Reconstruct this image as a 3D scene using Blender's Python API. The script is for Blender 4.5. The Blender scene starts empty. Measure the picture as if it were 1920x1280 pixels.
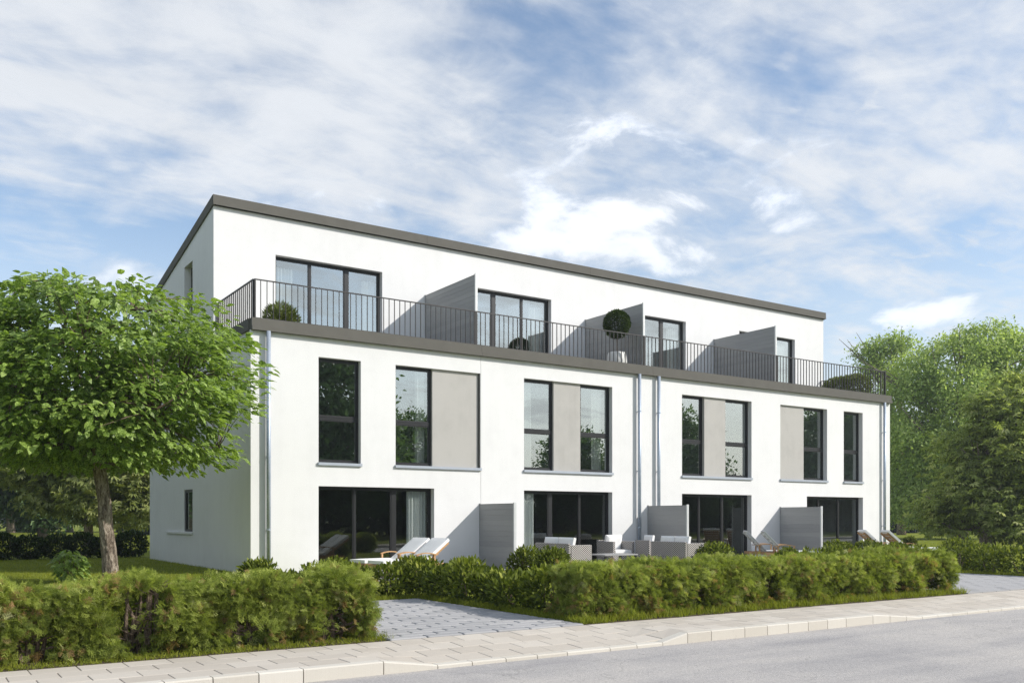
import bpy, math, random
import numpy as np
from mathutils import Vector, Matrix
R = math.radians
random.seed(7)
rng = np.random.default_rng(7)
S = bpy.context.scene
COL = S.collection

# ------------------------------------------------------------------ camera, sky, sun, exposure
CAMLOC = (-7.164, -22.267, 1.357)
cd = bpy.data.cameras.new('camera')
cam = bpy.data.objects.new('camera', cd)
COL.objects.link(cam)
cam.location = CAMLOC
cam.rotation_euler = (R(90), 0, R(-33.7))
cd.lens = 32.325; cd.sensor_width = 36; cd.shift_y = 0.1734
cd.clip_start = 0.1; cd.clip_end = 4000
S.camera = cam

SUN = Vector((1.0, -0.90, 0.876)).normalized()
SUN_EL = math.asin(SUN.z)
SUN_AZ = math.atan2(SUN.x, SUN.y)          # from +Y towards +X

S.render.engine = 'CYCLES'
S.cycles.use_denoising = True
S.cycles.denoising_prefilter = 'NONE'
S.cycles.volume_bounces = 0
S.cycles.max_bounces = 8
S.cycles.diffuse_bounces = 3
S.cycles.glossy_bounces = 4
S.cycles.transparent_max_bounces = 10
S.cycles.caustics_reflective = False
S.cycles.caustics_refractive = False
S.view_settings.view_transform = 'Standard'
S.view_settings.look = 'None'
S.view_settings.gamma = 1
S.view_settings.use_curve_mapping = False
S.view_settings.exposure = -0.06

W = bpy.data.worlds.new('World'); S.world = W; W.use_nodes = True
nt = W.node_tree; nt.nodes.clear()
def N(t, tree=None, **kw):
    n = (tree or nt).nodes.new(t)
    for k, v in kw.items(): setattr(n, k, v)
    return n
L = nt.links.new
def M(op, a, b=None, c=None, clamp=False):
    n = N('ShaderNodeMath', operation=op); n.use_clamp = clamp
    for i, v in enumerate((a, b, c)):
        if v is None: continue
        if isinstance(v, (int, float)): n.inputs[i].default_value = v
        else: L(v, n.inputs[i])
    return n.outputs[0]
sky = N('ShaderNodeTexSky', sky_type='NISHITA')
sky.sun_disc = False; sky.sun_elevation = SUN_EL; sky.sun_rotation = SUN_AZ
sky.air_density = 1.0; sky.dust_density = 0.6; sky.ozone_density = 2.2
tc = N('ShaderNodeTexCoord')
sep = N('ShaderNodeSeparateXYZ'); L(tc.outputs['Generated'], sep.inputs[0])
zz = M('ADD', M('MAXIMUM', sep.outputs[2], 0.0), 0.16)
cmb = N('ShaderNodeCombineXYZ')
L(M('DIVIDE', sep.outputs[0], zz), cmb.inputs[0]); L(M('DIVIDE', sep.outputs[1], zz), cmb.inputs[1])
mp = N('ShaderNodeMapping'); L(cmb.outputs[0], mp.inputs[0])
mp.inputs['Rotation'].default_value = (0, 0, R(25)); mp.inputs['Scale'].default_value = (1.0, 1.0, 1)
mp.inputs['Location'].default_value = (3.1, 1.7, 0)
def noise(vec, scale, detail=6, rough=0.55, dist=0.0, lac=2.0):
    n = N('ShaderNodeTexNoise'); L(vec, n.inputs['Vector'])
    n.inputs['Scale'].default_value = scale; n.inputs['Detail'].default_value = detail
    n.inputs['Roughness'].default_value = rough; n.inputs['Distortion'].default_value = dist
    n.inputs['Lacunarity'].default_value = lac
    return n.outputs['Fac']
def smooth(x, a, b):
    n = N('ShaderNodeMapRange', interpolation_type='SMOOTHSTEP'); L(x, n.inputs[0])
    n.inputs[1].default_value = a; n.inputs[2].default_value = b
    return n.outputs[0]
# cloud directions measured as azimuth / elevation seen from the street
def bump(az, el, wa, we):
    d = Vector((math.sin(R(az)) * math.cos(R(el)), math.cos(R(az)) * math.cos(R(el)), math.sin(R(el))))
    side = Vector((math.cos(R(az)), -math.sin(R(az)), 0)); up = side.cross(d)
    def dot(v):
        n = N('ShaderNodeVectorMath', operation='DOT_PRODUCT'); L(tc.outputs['Generated'], n.inputs[0]); n.inputs[1].default_value = v
        return n.outputs['Value']
    a = M('DIVIDE', dot(side), math.sin(R(wa))); b = M('DIVIDE', dot(up), math.sin(R(we)))
    r2 = M('ADD', M('MULTIPLY', a, a), M('MULTIPLY', b, b))
    g = M('EXPONENT', M('MULTIPLY', r2, -1.0))
    return M('MULTIPLY', g, M('GREATER_THAN', dot(d), 0.0))
big = noise(mp.outputs[0], 0.9, 4, 0.5, 0.3)
mid = noise(mp.outputs[0], 3.2, 11, 0.60, 0.4)
mp2 = N('ShaderNodeMapping'); L(cmb.outputs[0], mp2.inputs[0])
mp2.inputs['Rotation'].default_value = (0, 0, R(-38)); mp2.inputs['Scale'].default_value = (0.55, 1.7, 1)
streak = noise(mp2.outputs[0], 2.6, 9, 0.60, 0.8)
mp4 = N('ShaderNodeMapping'); L(cmb.outputs[0], mp4.inputs[0])
mp4.inputs['Rotation'].default_value = (0, 0, R(20)); mp4.inputs['Scale'].default_value = (1.0, 1.5, 1)
ripple = noise(mp4.outputs[0], 9.5, 5, 0.52, 0.5)
bias = M('ADD', M('MULTIPLY', bump(14, 24, 15, 6.5), 0.25), M('MULTIPLY', bump(2, 33, 15, 8), 0.22))
bias = M('ADD', bias, M('MULTIPLY', bump(57, 22, 9, 9), 0.08))
bias = M('ADD', bias, M('MULTIPLY', bump(27, 21, 8, 3.5), 0.12))
bias = M('ADD', bias, M('MULTIPLY', bump(30, 31, 8, 4), 0.12))
bias = M('SUBTRACT', bias, M('MULTIPLY', bump(47, 20, 7, 4), 0.06))
bias = M('SUBTRACT', bias, M('MULTIPLY', bump(36.5, 25.5, 4.5, 3.0), 0.12))
bias = M('SUBTRACT', bias, M('MULTIPLY', bump(9, 15.0, 11, 2.2), 0.10))
def c5(x, k): return M('MULTIPLY', M('SUBTRACT', x, 0.5), k)
den = M('ADD', M('ADD', c5(big, 0.9), c5(mid, 1.0)), M('ADD', c5(streak, 0.80), c5(ripple, 0.42)))
den = M('ADD', den, bias)
veil = M('MULTIPLY', smooth(den, -0.32, 0.34), 0.93)
rip = M('MULTIPLY', M('MULTIPLY', smooth(ripple, 0.38, 0.72), bump(58, 22, 13, 13)), 0.85)
veil = M('MAXIMUM', veil, rip)
# low cumulus heaps near the roof line
mp3 = N('ShaderNodeMapping'); L(tc.outputs['Generated'], mp3.inputs[0]); mp3.inputs['Scale'].default_value = (1, 1, 2.0)
cn = noise(mp3.outputs[0], 7.5, 10, 0.58, 0.4)
heap = M('MULTIPLY', bump(37.8, 16.4, 7.2, 2.0), 0.82)
for az_, el_, wa_, we_, k_ in ((43.5, 18.9, 5.0, 1.4, .66), (40.3, 18.2, 3.2, 1.1, .45), (47.5, 15.6, 3.5, 1.2, .5), (55.5, 19.5, 4, 1.3, .42), (49.5, 22.5, 4, 1.4, .34), (35.5, 22.2, 4.5, 2.2, .50), (40.5, 22.6, 3.0, 1.5, .42), (52, 17.0, 4.5, 1.3, .50), (58.8, 11.6, 3.4, 1.1, .72), (9, 13.6, 5.5, 1.8, .45), (23, 18.5, 5, 1.2, .30), (35.2, 18.8, 1.6, 2.0, .4)):
    heap = M('ADD', heap, M('MULTIPLY', bump(az_, el_, wa_, we_), k_))
cum = M('MAXIMUM', smooth(M('ADD', heap, c5(cn, 2.4)), 0.14, 0.90), M('MULTIPLY', smooth(M('ADD', heap, c5(cn, 1.7)), 0.08, 0.75), 0.62))
hz = M('MULTIPLY', smooth(sep.outputs[2], 0.34, 0.0), 0.85)
cover = M('MAXIMUM', M('MAXIMUM', veil, cum), hz)
lum = M('ADD', M('ADD', 0.93, c5(mid, 0.22)), M('MULTIPLY', smooth(M('ADD', cum, c5(cn, 1.0)), 0.35, 1.0), 0.26))
ccol = N('ShaderNodeMix', data_type='RGBA', blend_type='MULTIPLY'); ccol.inputs[0].default_value = 1
ccol.inputs[6].default_value = (6.7, 6.95, 7.3, 1)
cl = N('ShaderNodeCombineXYZ')
for i in range(3): L(lum, cl.inputs[i])
L(cl.outputs[0], ccol.inputs[7])
tint = N('ShaderNodeMix', data_type='RGBA', blend_type='MULTIPLY'); tint.inputs[0].default_value = 1
L(sky.outputs[0], tint.inputs[6]); tint.inputs[7].default_value = (1.58, 1.48, 1.38, 1)
mx = N('ShaderNodeMix', data_type='RGBA'); L(cover, mx.inputs[0]); L(tint.outputs[2], mx.inputs[6]); L(ccol.outputs[2], mx.inputs[7])
bg = N('ShaderNodeBackground'); bg.inputs[1].default_value = 0.14
L(mx.outputs[2], bg.inputs[0])
wo = N('ShaderNodeOutputWorld'); L(bg.outputs[0], wo.inputs[0])

sd = bpy.data.lights.new('sun', 'SUN'); sd.energy = 4.95; sd.angle = R(0.5); sd.color = (1.0, 0.948, 0.875)
so = bpy.data.objects.new('sun', sd); COL.objects.link(so)
so.rotation_euler = SUN.to_track_quat('Z', 'Y').to_euler()
so.location = (20, -20, 30)

# ------------------------------------------------------------------ materials
MATS = {}
class NB:
    """small node-building helper for one material"""
    def __init__(s, name):
        s.m = bpy.data.materials.new(name); s.m.use_nodes = True
        s.t = s.m.node_tree; s.t.nodes.clear()
        s.out = s.t.nodes.new('ShaderNodeOutputMaterial')
    def n(s, t, **kw):
        x = s.t.nodes.new(t)
        for k, v in kw.items(): setattr(x, k, v)
        return x
    def l(s, a, b): s.t.links.new(a, b)
    def val(s, sock, v):
        if isinstance(v, (int, float, tuple)): sock.default_value = v
        else: s.l(v, sock)
    def coord(s, kind='Object', scale=(1, 1, 1)):
        tc = s.n('ShaderNodeTexCoord'); mp = s.n('ShaderNodeMapping'); s.l(tc.outputs[kind], mp.inputs[0])
        mp.inputs['Scale'].default_value = scale
        return mp.outputs[0]
    def pos(s, scale=(1, 1, 1)):
        g = s.n('ShaderNodeNewGeometry'); mp = s.n('ShaderNodeMapping'); s.l(g.outputs['Position'], mp.inputs[0])
        mp.inputs['Scale'].default_value = scale
        return mp.outputs[0]
    def noise(s, vec, scale, detail=5, rough=.55, dist=0):
        x = s.n('ShaderNodeTexNoise'); s.l(vec, x.inputs['Vector'])
        x.inputs['Scale'].default_value = scale; x.inputs['Detail'].default_value = detail
        x.inputs['Roughness'].default_value = rough; x.inputs['Distortion'].default_value = dist
        return x.outputs['Fac']
    def ramp(s, fac, stops):
        r = s.n('ShaderNodeValToRGB'); s.l(fac, r.inputs[0])
        e = r.color_ramp.elements
        while len(e) < len(stops): e.new(0.5)
        for el, (p, c) in zip(e, stops): el.position = p; el.color = (*c, 1)
        return r.outputs[0]
    def mix(s, fac, a, b, blend='MIX'):
        x = s.n('ShaderNodeMix', data_type='RGBA', blend_type=blend)
        for sock, v in ((x.inputs[0], fac), (x.inputs[6], a), (x.inputs[7], b)):
            if isinstance(v, tuple) and len(v) == 3: v = (*v, 1)
            s.val(sock, v)
        return x.outputs[2]
    def math(s, op, a, b=0.0, clamp=False):
        x = s.n('ShaderNodeMath', operation=op); x.use_clamp = clamp
        s.val(x.inputs[0], a); s.val(x.inputs[1], b)
        return x.outputs[0]
    def bump(s, h, strength=.2, dist=.01):
        b = s.n('ShaderNodeBump'); b.inputs['Strength'].default_value = strength; b.inputs['Distance'].default_value = dist
        s.l(h, b.inputs['Height']); return b.outputs[0]
    def pbr(s, col, rough=.7, metal=0., spec=.4, normal=None):
        p = s.n('ShaderNodeBsdfPrincipled')
        s.val(p.inputs['Base Color'], (*col, 1) if isinstance(col, tuple) and len(col) == 3 else col)
        s.val(p.inputs['Roughness'], rough); s.val(p.inputs['Metallic'], metal)
        p.inputs['Specular IOR Level'].default_value = spec
        if normal is not None: s.l(normal, p.inputs['Normal'])
        s.l(p.outputs[0], s.out.inputs[0]); return p

def simple(name, col, rough=.6, metal=0., spec=.4, var=.08, scale=6, bump=.05):
    b = NB(name); v = b.pos()
    f = b.noise(v, scale, 6, .6)
    d = tuple(c * (1 - var) for c in col); u = tuple(min(1, c * (1 + var)) for c in col)
    c = b.ramp(f, [(.3, d), (.7, u)])
    f2 = b.noise(v, scale * 14, 3, .6)
    b.pbr(c, rough, metal, spec, b.bump(f2, bump, .003) if bump else None)
    return b.m

def plaster(name, col, low=.935):
    b = NB(name); v = b.pos()
    big = b.noise(v, .55, 5, .6); mid = b.noise(v, 3.0, 5, .6)
    vs = b.noise(b.pos((2.2, 2.2, .22)), 1.6, 4, .6)
    f = b.math('ADD', b.math('MULTIPLY', big, .5), b.math('ADD', b.math('MULTIPLY', mid, .25), b.math('MULTIPLY', vs, .25)))
    lo = tuple(c * low for c in col); hi = tuple(min(.9, c * 1.03) for c in col)
    c = b.ramp(f, [(.34, lo), (.52, col), (.7, hi)])
    # rain splash staining near the ground
    g = b.n('ShaderNodeNewGeometry'); sp = b.n('ShaderNodeSeparateXYZ'); b.l(g.outputs['Position'], sp.inputs[0])
    mr = b.n('ShaderNodeMapRange'); b.l(sp.outputs[2], mr.inputs[0])
    mr.inputs[1].default_value = .45; mr.inputs[2].default_value = 0.0
    st = b.math('MULTIPLY', mr.outputs[0], b.math('MULTIPLY', b.noise(v, 4, 5, .6), .35))
    c = b.mix(st, c, tuple(x * .6 for x in col))
    grain = b.noise(v, 160, 2, .6)
    b.pbr(c, .92, 0, .15, b.bump(grain, .25, .003))
    return b.m
WHITE = plaster('white_plaster', (.775, .778, .778))
GREIGE = plaster('grey_plaster', (.465, .453, .430), .86)
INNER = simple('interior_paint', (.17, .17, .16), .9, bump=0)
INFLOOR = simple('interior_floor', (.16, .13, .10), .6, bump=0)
FASCIA = simple('fascia_metal', (.132, .127, .113), .8, 0., .12, .06, 3, .02)
ROOFM = simple('roof_sheet', (.12, .12, .115), .7)
ANTH = simple('anthracite_frame', (.016, .0165, .018), .38, 0, .5, .1, 4, 0)
RAILM = simple('railing_paint', (.038, .036, .035), .45, 0, .45, .1, 4, 0)
ALU = simple('pale_aluminium', (.62, .64, .64), .45, .15, .5, .05, 5, 0)
SILLM = simple('sill_metal', (.42, .46, .52), .42, .3, .5, .06, 5, 0)
TERR = simple('terrace_paving', (.36, .35, .33), .85)
WOOD = None
def zinc():
    b = NB('zinc_pipe'); v = b.pos((1, 1, 1))
    f = b.noise(v, 45, 4, .7); g = b.noise(v, 3, 4, .6)
    c = b.ramp(b.math('ADD', b.math('MULTIPLY', f, .7), b.math('MULTIPLY', g, .3)), [(.35, (.26, .33, .42)), (.5, (.40, .46, .54)), (.66, (.56, .61, .67))])
    b.pbr(c, .42, .45, .5); return b.m
ZINC = zinc()
def screenmat():
    b = NB('screen_board'); v = b.pos((1, .6, 14))
    f = b.noise(v, 5, 5, .6)
    o = b.n('ShaderNodeObjectInfo')
    k = b.math('ADD', b.math('MULTIPLY', f, .6), b.math('MULTIPLY', o.outputs['Random'], .4))
    c = b.ramp(k, [(.2, (.285, .29, .295)), (.8, (.37, .372, .37))])
    b.pbr(c, .6, 0, .35, b.bump(f, .12, .003)); return b.m
SCREEN = screenmat()
def woodmat():
    b = NB('teak_wood'); v = b.coord('Object', (3, 30, 30))
    f = b.noise(v, 3, 6, .6, .4)
    c = b.ramp(f, [(.3, (.36, .19, .085)), (.55, (.52, .31, .15)), (.75, (.62, .41, .22))])
    b.pbr(c, .55, 0, .35, b.bump(f, .2, .003)); return b.m
WOOD = woodmat()
def fabric(name, col):
    b = NB(name); v = b.pos()
    f = b.noise(v, 5, 5, .6); w = b.noise(v, 220, 2, .5)
    c = b.ramp(f, [(.3, tuple(x * .92 for x in col)), (.7, col)])
    p = b.pbr(c, .95, 0, .1, b.bump(w, .35, .002)); return b.m
CUSH = fabric('white_cushion', (.90, .90, .89))
SLING = fabric('grey_sling', (.68, .70, .71))
def curtainmat():
    b = NB('sheer_curtain')
    d = b.n('ShaderNodeBsdfDiffuse'); d.inputs[0].default_value = (.90, .90, .90, 1)
    t = b.n('ShaderNodeBsdfTranslucent'); t.inputs[0].default_value = (.7, .72, .74, 1)
    f = b.noise(b.pos((1, 1, .05)), 40, 2, .5)
    m = b.n('ShaderNodeMixShader'); m.inputs[0].default_value = .3; b.l(d.outputs[0], m.inputs[1]); b.l(t.outputs[0], m.inputs[2])
    b.l(m.outputs[0], b.out.inputs[0]); return b.m
CURT = curtainmat()
def glassmat(name, base):
    b = NB(name)
    g = b.n('ShaderNodeBsdfGlossy'); g.inputs[0].default_value = (.90, .95, .92, 1); g.inputs['Roughness'].default_value = 0.0
    wob = b.noise(b.pos(), .9, 2, .5)
    nb = b.bump(wob, .05, .02); b.l(nb, g.inputs['Normal'])
    t = b.n('ShaderNodeBsdfTransparent'); t.inputs[0].default_value = (.88, .91, .90, 1)
    fr = b.n('ShaderNodeFresnel'); fr.inputs[0].default_value = 1.6
    k = b.math('ADD', base, b.math('MULTIPLY', fr.outputs[0], 1.1), True)
    gm = b.n('ShaderNodeNewGeometry')
    k = b.math('MULTIPLY', k, b.math('SUBTRACT', 1.0, gm.outputs['Backfacing']))
    m = b.n('ShaderNodeMixShader'); b.l(k, m.inputs[0]); b.l(t.outputs[0], m.inputs[1]); b.l(g.outputs[0], m.inputs[2])
    b.l(m.outputs[0], b.out.inputs[0]); return b.m
GLASS = glassmat('window_glass', .40)
DGLASS = glassmat('door_glass', .08)
def wicker():
    b = NB('wicker_weave'); tcn = b.n('ShaderNodeTexCoord'); sp = b.n('ShaderNodeSeparateXYZ'); b.l(tcn.outputs['Object'], sp.inputs[0])
    h = b.math('ADD', sp.outputs[0], sp.outputs[1])
    a = b.math('SINE', b.math('MULTIPLY', h, 88.0)); c_ = b.math('SINE', b.math('MULTIPLY', sp.outputs[2], 112.0))
    k = b.math('MULTIPLY', a, c_)
    f = b.math('ADD', b.math('MULTIPLY', k, .5), .5)
    c = b.ramp(f, [(.32, (.03, .028, .027)), (.50, (.27, .25, .24)), (.70, (.58, .55, .52))])
    b.pbr(c, .6, 0, .3, b.bump(f, .6, .01)); return b.m
WICK = wicker()
def bark(name, lo, hi, sc=1.0):
    b = NB(name); v = b.coord('Object', (1, 1, .3))
    f = b.noise(v, 22 * sc, 8, .7, 1.2); g = b.noise(v, 5 * sc, 4, .6)
    k = b.math('ADD', b.math('MULTIPLY', f, .75), b.math('MULTIPLY', g, .25))
    c = b.ramp(k, [(.36, tuple(x * .25 for x in lo)), (.46, lo), (.62, hi)])
    b.pbr(c, .9, 0, .15, b.bump(f, 1.0, .04)); return b.m
BARK = bark('oak_bark', (.165, .13, .10), (.50, .43, .35))
BARK2 = bark('pale_bark', (.20, .15, .11), (.46, .38, .30))
TWIG = bark('twig_bark', (.15, .11, .08), (.36, .28, .21), 2)
def leafmat(name, stops, trans=.35, rough=.5, spec=.35, tcol=1.25, mottle=.0, attr='tint', rnd=False):
    b = NB(name)
    if rnd:
        o = b.n('ShaderNodeObjectInfo'); f = o.outputs['Random']
    else:
        a = b.n('ShaderNodeAttribute'); a.attribute_name = attr; f = a.outputs['Fac']
    c = b.ramp(f, stops)
    if mottle:
        k = b.noise(b.pos(), 38, 3, .6)
        c = b.mix(b.math('MULTIPLY', b.math('GREATER_THAN', k, .54), mottle), c, tuple(min(1, x * 1.9 + .03) for x in stops[-1][1]))
    p = b.n('ShaderNodeBsdfPrincipled'); b.l(c, p.inputs['Base Color']); p.inputs['Roughness'].default_value = rough
    p.inputs['Specular IOR Level'].default_value = spec
    t = b.n('ShaderNodeBsdfTranslucent')
    c2 = b.mix(1.0, c, (tcol, tcol * 1.05, tcol * .55), 'MULTIPLY'); b.l(c2, t.inputs[0])
    m = b.n('ShaderNodeMixShader'); m.inputs[0].default_value = trans
    b.l(p.outputs[0], m.inputs[1]); b.l(t.outputs[0], m.inputs[2]); b.l(m.outputs[0], b.out.inputs[0])
    return b.m
LEAF_NEAR_STOPS = [(0, (.065, .112, .014)), (.5, (.16, .25, .036)), (.85, (.26, .365, .07)), (1, (.35, .45, .14))]
LEAF_NEAR = leafmat('hazel_leaf', LEAF_NEAR_STOPS, .38, .45, .4, 1.3, .45)
LEAF_NEAR_R = leafmat('hazel_leaf_single', LEAF_NEAR_STOPS, .38, .45, .4, 1.3, .45, rnd=True)
LEAF_LAUREL = leafmat('laurel_leaf', [(0, (.035, .055, .007)), (.5, (.115, .15, .018)), (.8, (.25, .29, .04)), (1, (.42, .44, .10))], .30, .58, .15)
LEAF_DARK = leafmat('dark_hedge_leaf', [(0, (.02, .036, .010)), (.6, (.04, .066, .018)), (1, (.08, .12, .03))], .08, .8, .05)
LEAF_WILLOW = leafmat('feathery_leaf', [(0, (.20, .28, .08)), (.5, (.40, .50, .16)), (1, (.56, .63, .27))], .50, .6, .2)
LEAF_CHEST = leafmat('chestnut_leaf', [(0, (.14, .175, .045)), (.5, (.27, .33, .09)), (.85, (.40, .46, .14)), (1, (.58, .60, .29))], .45, .5, .35)
LEAF_PALE = leafmat('pale_leaf', [(0, (.09, .12, .035)), (.5, (.27, .31, .10)), (1, (.60, .60, .28))], .40, .55, .3)
LEAF_FAR = leafmat('far_leaf', [(0, (.06, .11, .045)), (.5, (.11, .18, .07)), (1, (.18, .27, .11))], .35, .6, .2)
LEAF_CONIF = leafmat('conifer_needle', [(0, (.012, .026, .014)), (1, (.03, .055, .026))], .1, .6, .2)
THUJA = leafmat('thuja_spray', [(0, (.108, .145, .030)), (.35, (.262, .315, .062)), (.58, (.40, .455, .105)), (.70, (.53, .57, .20)), (.79, (.50, .50, .28)), (.86, (.34, .23, .10)), (1, (.46, .30, .15))], .42, .7, .12)
TOPIARY = leafmat('topiary_leaf', [(0, (.02, .04, .006)), (.6, (.05, .085, .012)), (1, (.10, .14, .03))], .2, .45, .35)
REED = leafmat('spiky_leaf', [(0, (.10, .13, .03)), (1, (.26, .30, .09))], .35, .6, .25)
GRASSM = leafmat('grass_blade', [(0, (.12, .15, .014)), (.5, (.24, .275, .03)), (1, (.38, .40, .06))], .4, .6, .2)
def lawnmat():
    b = NB('lawn'); v = b.pos()
    big = b.noise(v, .12, 4, .6); mid = b.noise(v, 1.1, 6, .65); fi = b.noise(v, 22, 5, .7)
    k = b.math('ADD', b.math('MULTIPLY', big, .35), b.math('ADD', b.math('MULTIPLY', mid, .3), b.math('MULTIPLY', fi, .35)))
    c = b.ramp(k, [(.32, (.095, .125, .013)), (.5, (.17, .20, .020)), (.68, (.25, .27, .035))])
    b.pbr(c, .95, 0, .1, b.bump(fi, .8, .05)); return b.m
LAWN = lawnmat()
def asphalt():
    b = NB('asphalt'); v = b.pos()
    ag = b.noise(v, 38, 6, .8); ag2 = b.noise(v, 190, 2, .7)
    patch = b.noise(v, .55, 5, .6, .5); lane = b.noise(b.pos((.18, 1.3, 1)), 1.2, 4, .55)
    k = b.math('ADD', b.math('MULTIPLY', ag, .55), b.math('MULTIPLY', ag2, .45))
    c = b.ramp(k, [(.33, (.24, .23, .22)), (.48, (.44, .42, .40)), (.60, (.55, .525, .495)), (.74, (.74, .71, .67))])
    s = b.math('ADD', b.math('MULTIPLY', patch, .5), b.math('MULTIPLY', lane, .5))
    c = b.mix(1.0, c, b.ramp(s, [(.36, (.70, .71, .75)), (.5, (.93, .93, .94)), (.64, (1.08, 1.07, 1.05))]), 'MULTIPLY')
    # hairline cracks
    vo = b.n('ShaderNodeTexVoronoi', feature='DISTANCE_TO_EDGE'); vo.inputs['Scale'].default_value = .55
    wv = b.n('ShaderNodeVectorMath', operation='ADD'); b.l(v, wv.inputs[0])
    nz = b.n('ShaderNodeTexNoise'); b.l(v, nz.inputs['Vector']); nz.inputs['Scale'].default_value = 2.2; nz.inputs['Detail'].default_value = 6
    b.l(nz.outputs['Color'], wv.inputs[1]); b.l(wv.outputs[0], vo.inputs['Vector'])
    ck = b.math('MULTIPLY', b.math('LESS_THAN', vo.outputs[0], .006), b.math('GREATER_THAN', patch, .52))
    c = b.mix(b.math('MULTIPLY', ck, .28), c, (.16, .16, .15))
    b.pbr(c, .9, 0, .25, b.bump(k, .7, .012)); return b.m
ASPH = asphalt()
def slabmat(name, lo, hi, sc=(1, 6, 1), joint=False):
    b = NB(name); o = b.n('ShaderNodeObjectInfo')
    v = b.pos(sc); f = b.noise(v, 3.0, 6, .6); g = b.noise(b.pos(), 120, 3, .7)
    k = b.math('ADD', b.math('MULTIPLY', o.outputs['Random'], .45), b.math('ADD', b.math('MULTIPLY', f, .38), b.math('MULTIPLY', g, .17)))
    c = b.ramp(k, [(.22, lo), (.78, hi)])
    st = b.noise(b.pos(), 1.1, 5, .65)
    c = b.mix(b.math('MULTIPLY', b.math('GREATER_THAN', st, .60), .10), c, tuple(x * .55 for x in lo))
    b.pbr(c, .88, 0, .2, b.bump(g, .3, .004)); return b.m
SLAB = slabmat('sidewalk_slab', (.47, .425, .365), (.575, .53, .465))
KERBM = slabmat('kerbstone', (.52, .485, .42), (.65, .62, .555), (40, 1, .4))
PAVER = slabmat('driveway_paver', (.315, .315, .32), (.42, .415, .415), (1, 8, 1))
JOINT = simple('joint_sand', (.40, .35, .27), .95)
DJOINT = simple('dark_joint', (.085, .08, .075), .95)
SOIL = simple('soil', (.075, .055, .035), .95, bump=.4)
STONEPOT = simple('white_pot', (.66, .66, .63), .55, 0, .4, .08, 4, .03)
DPOT = simple('dark_planter', (.06, .06, .06), .5)

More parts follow.
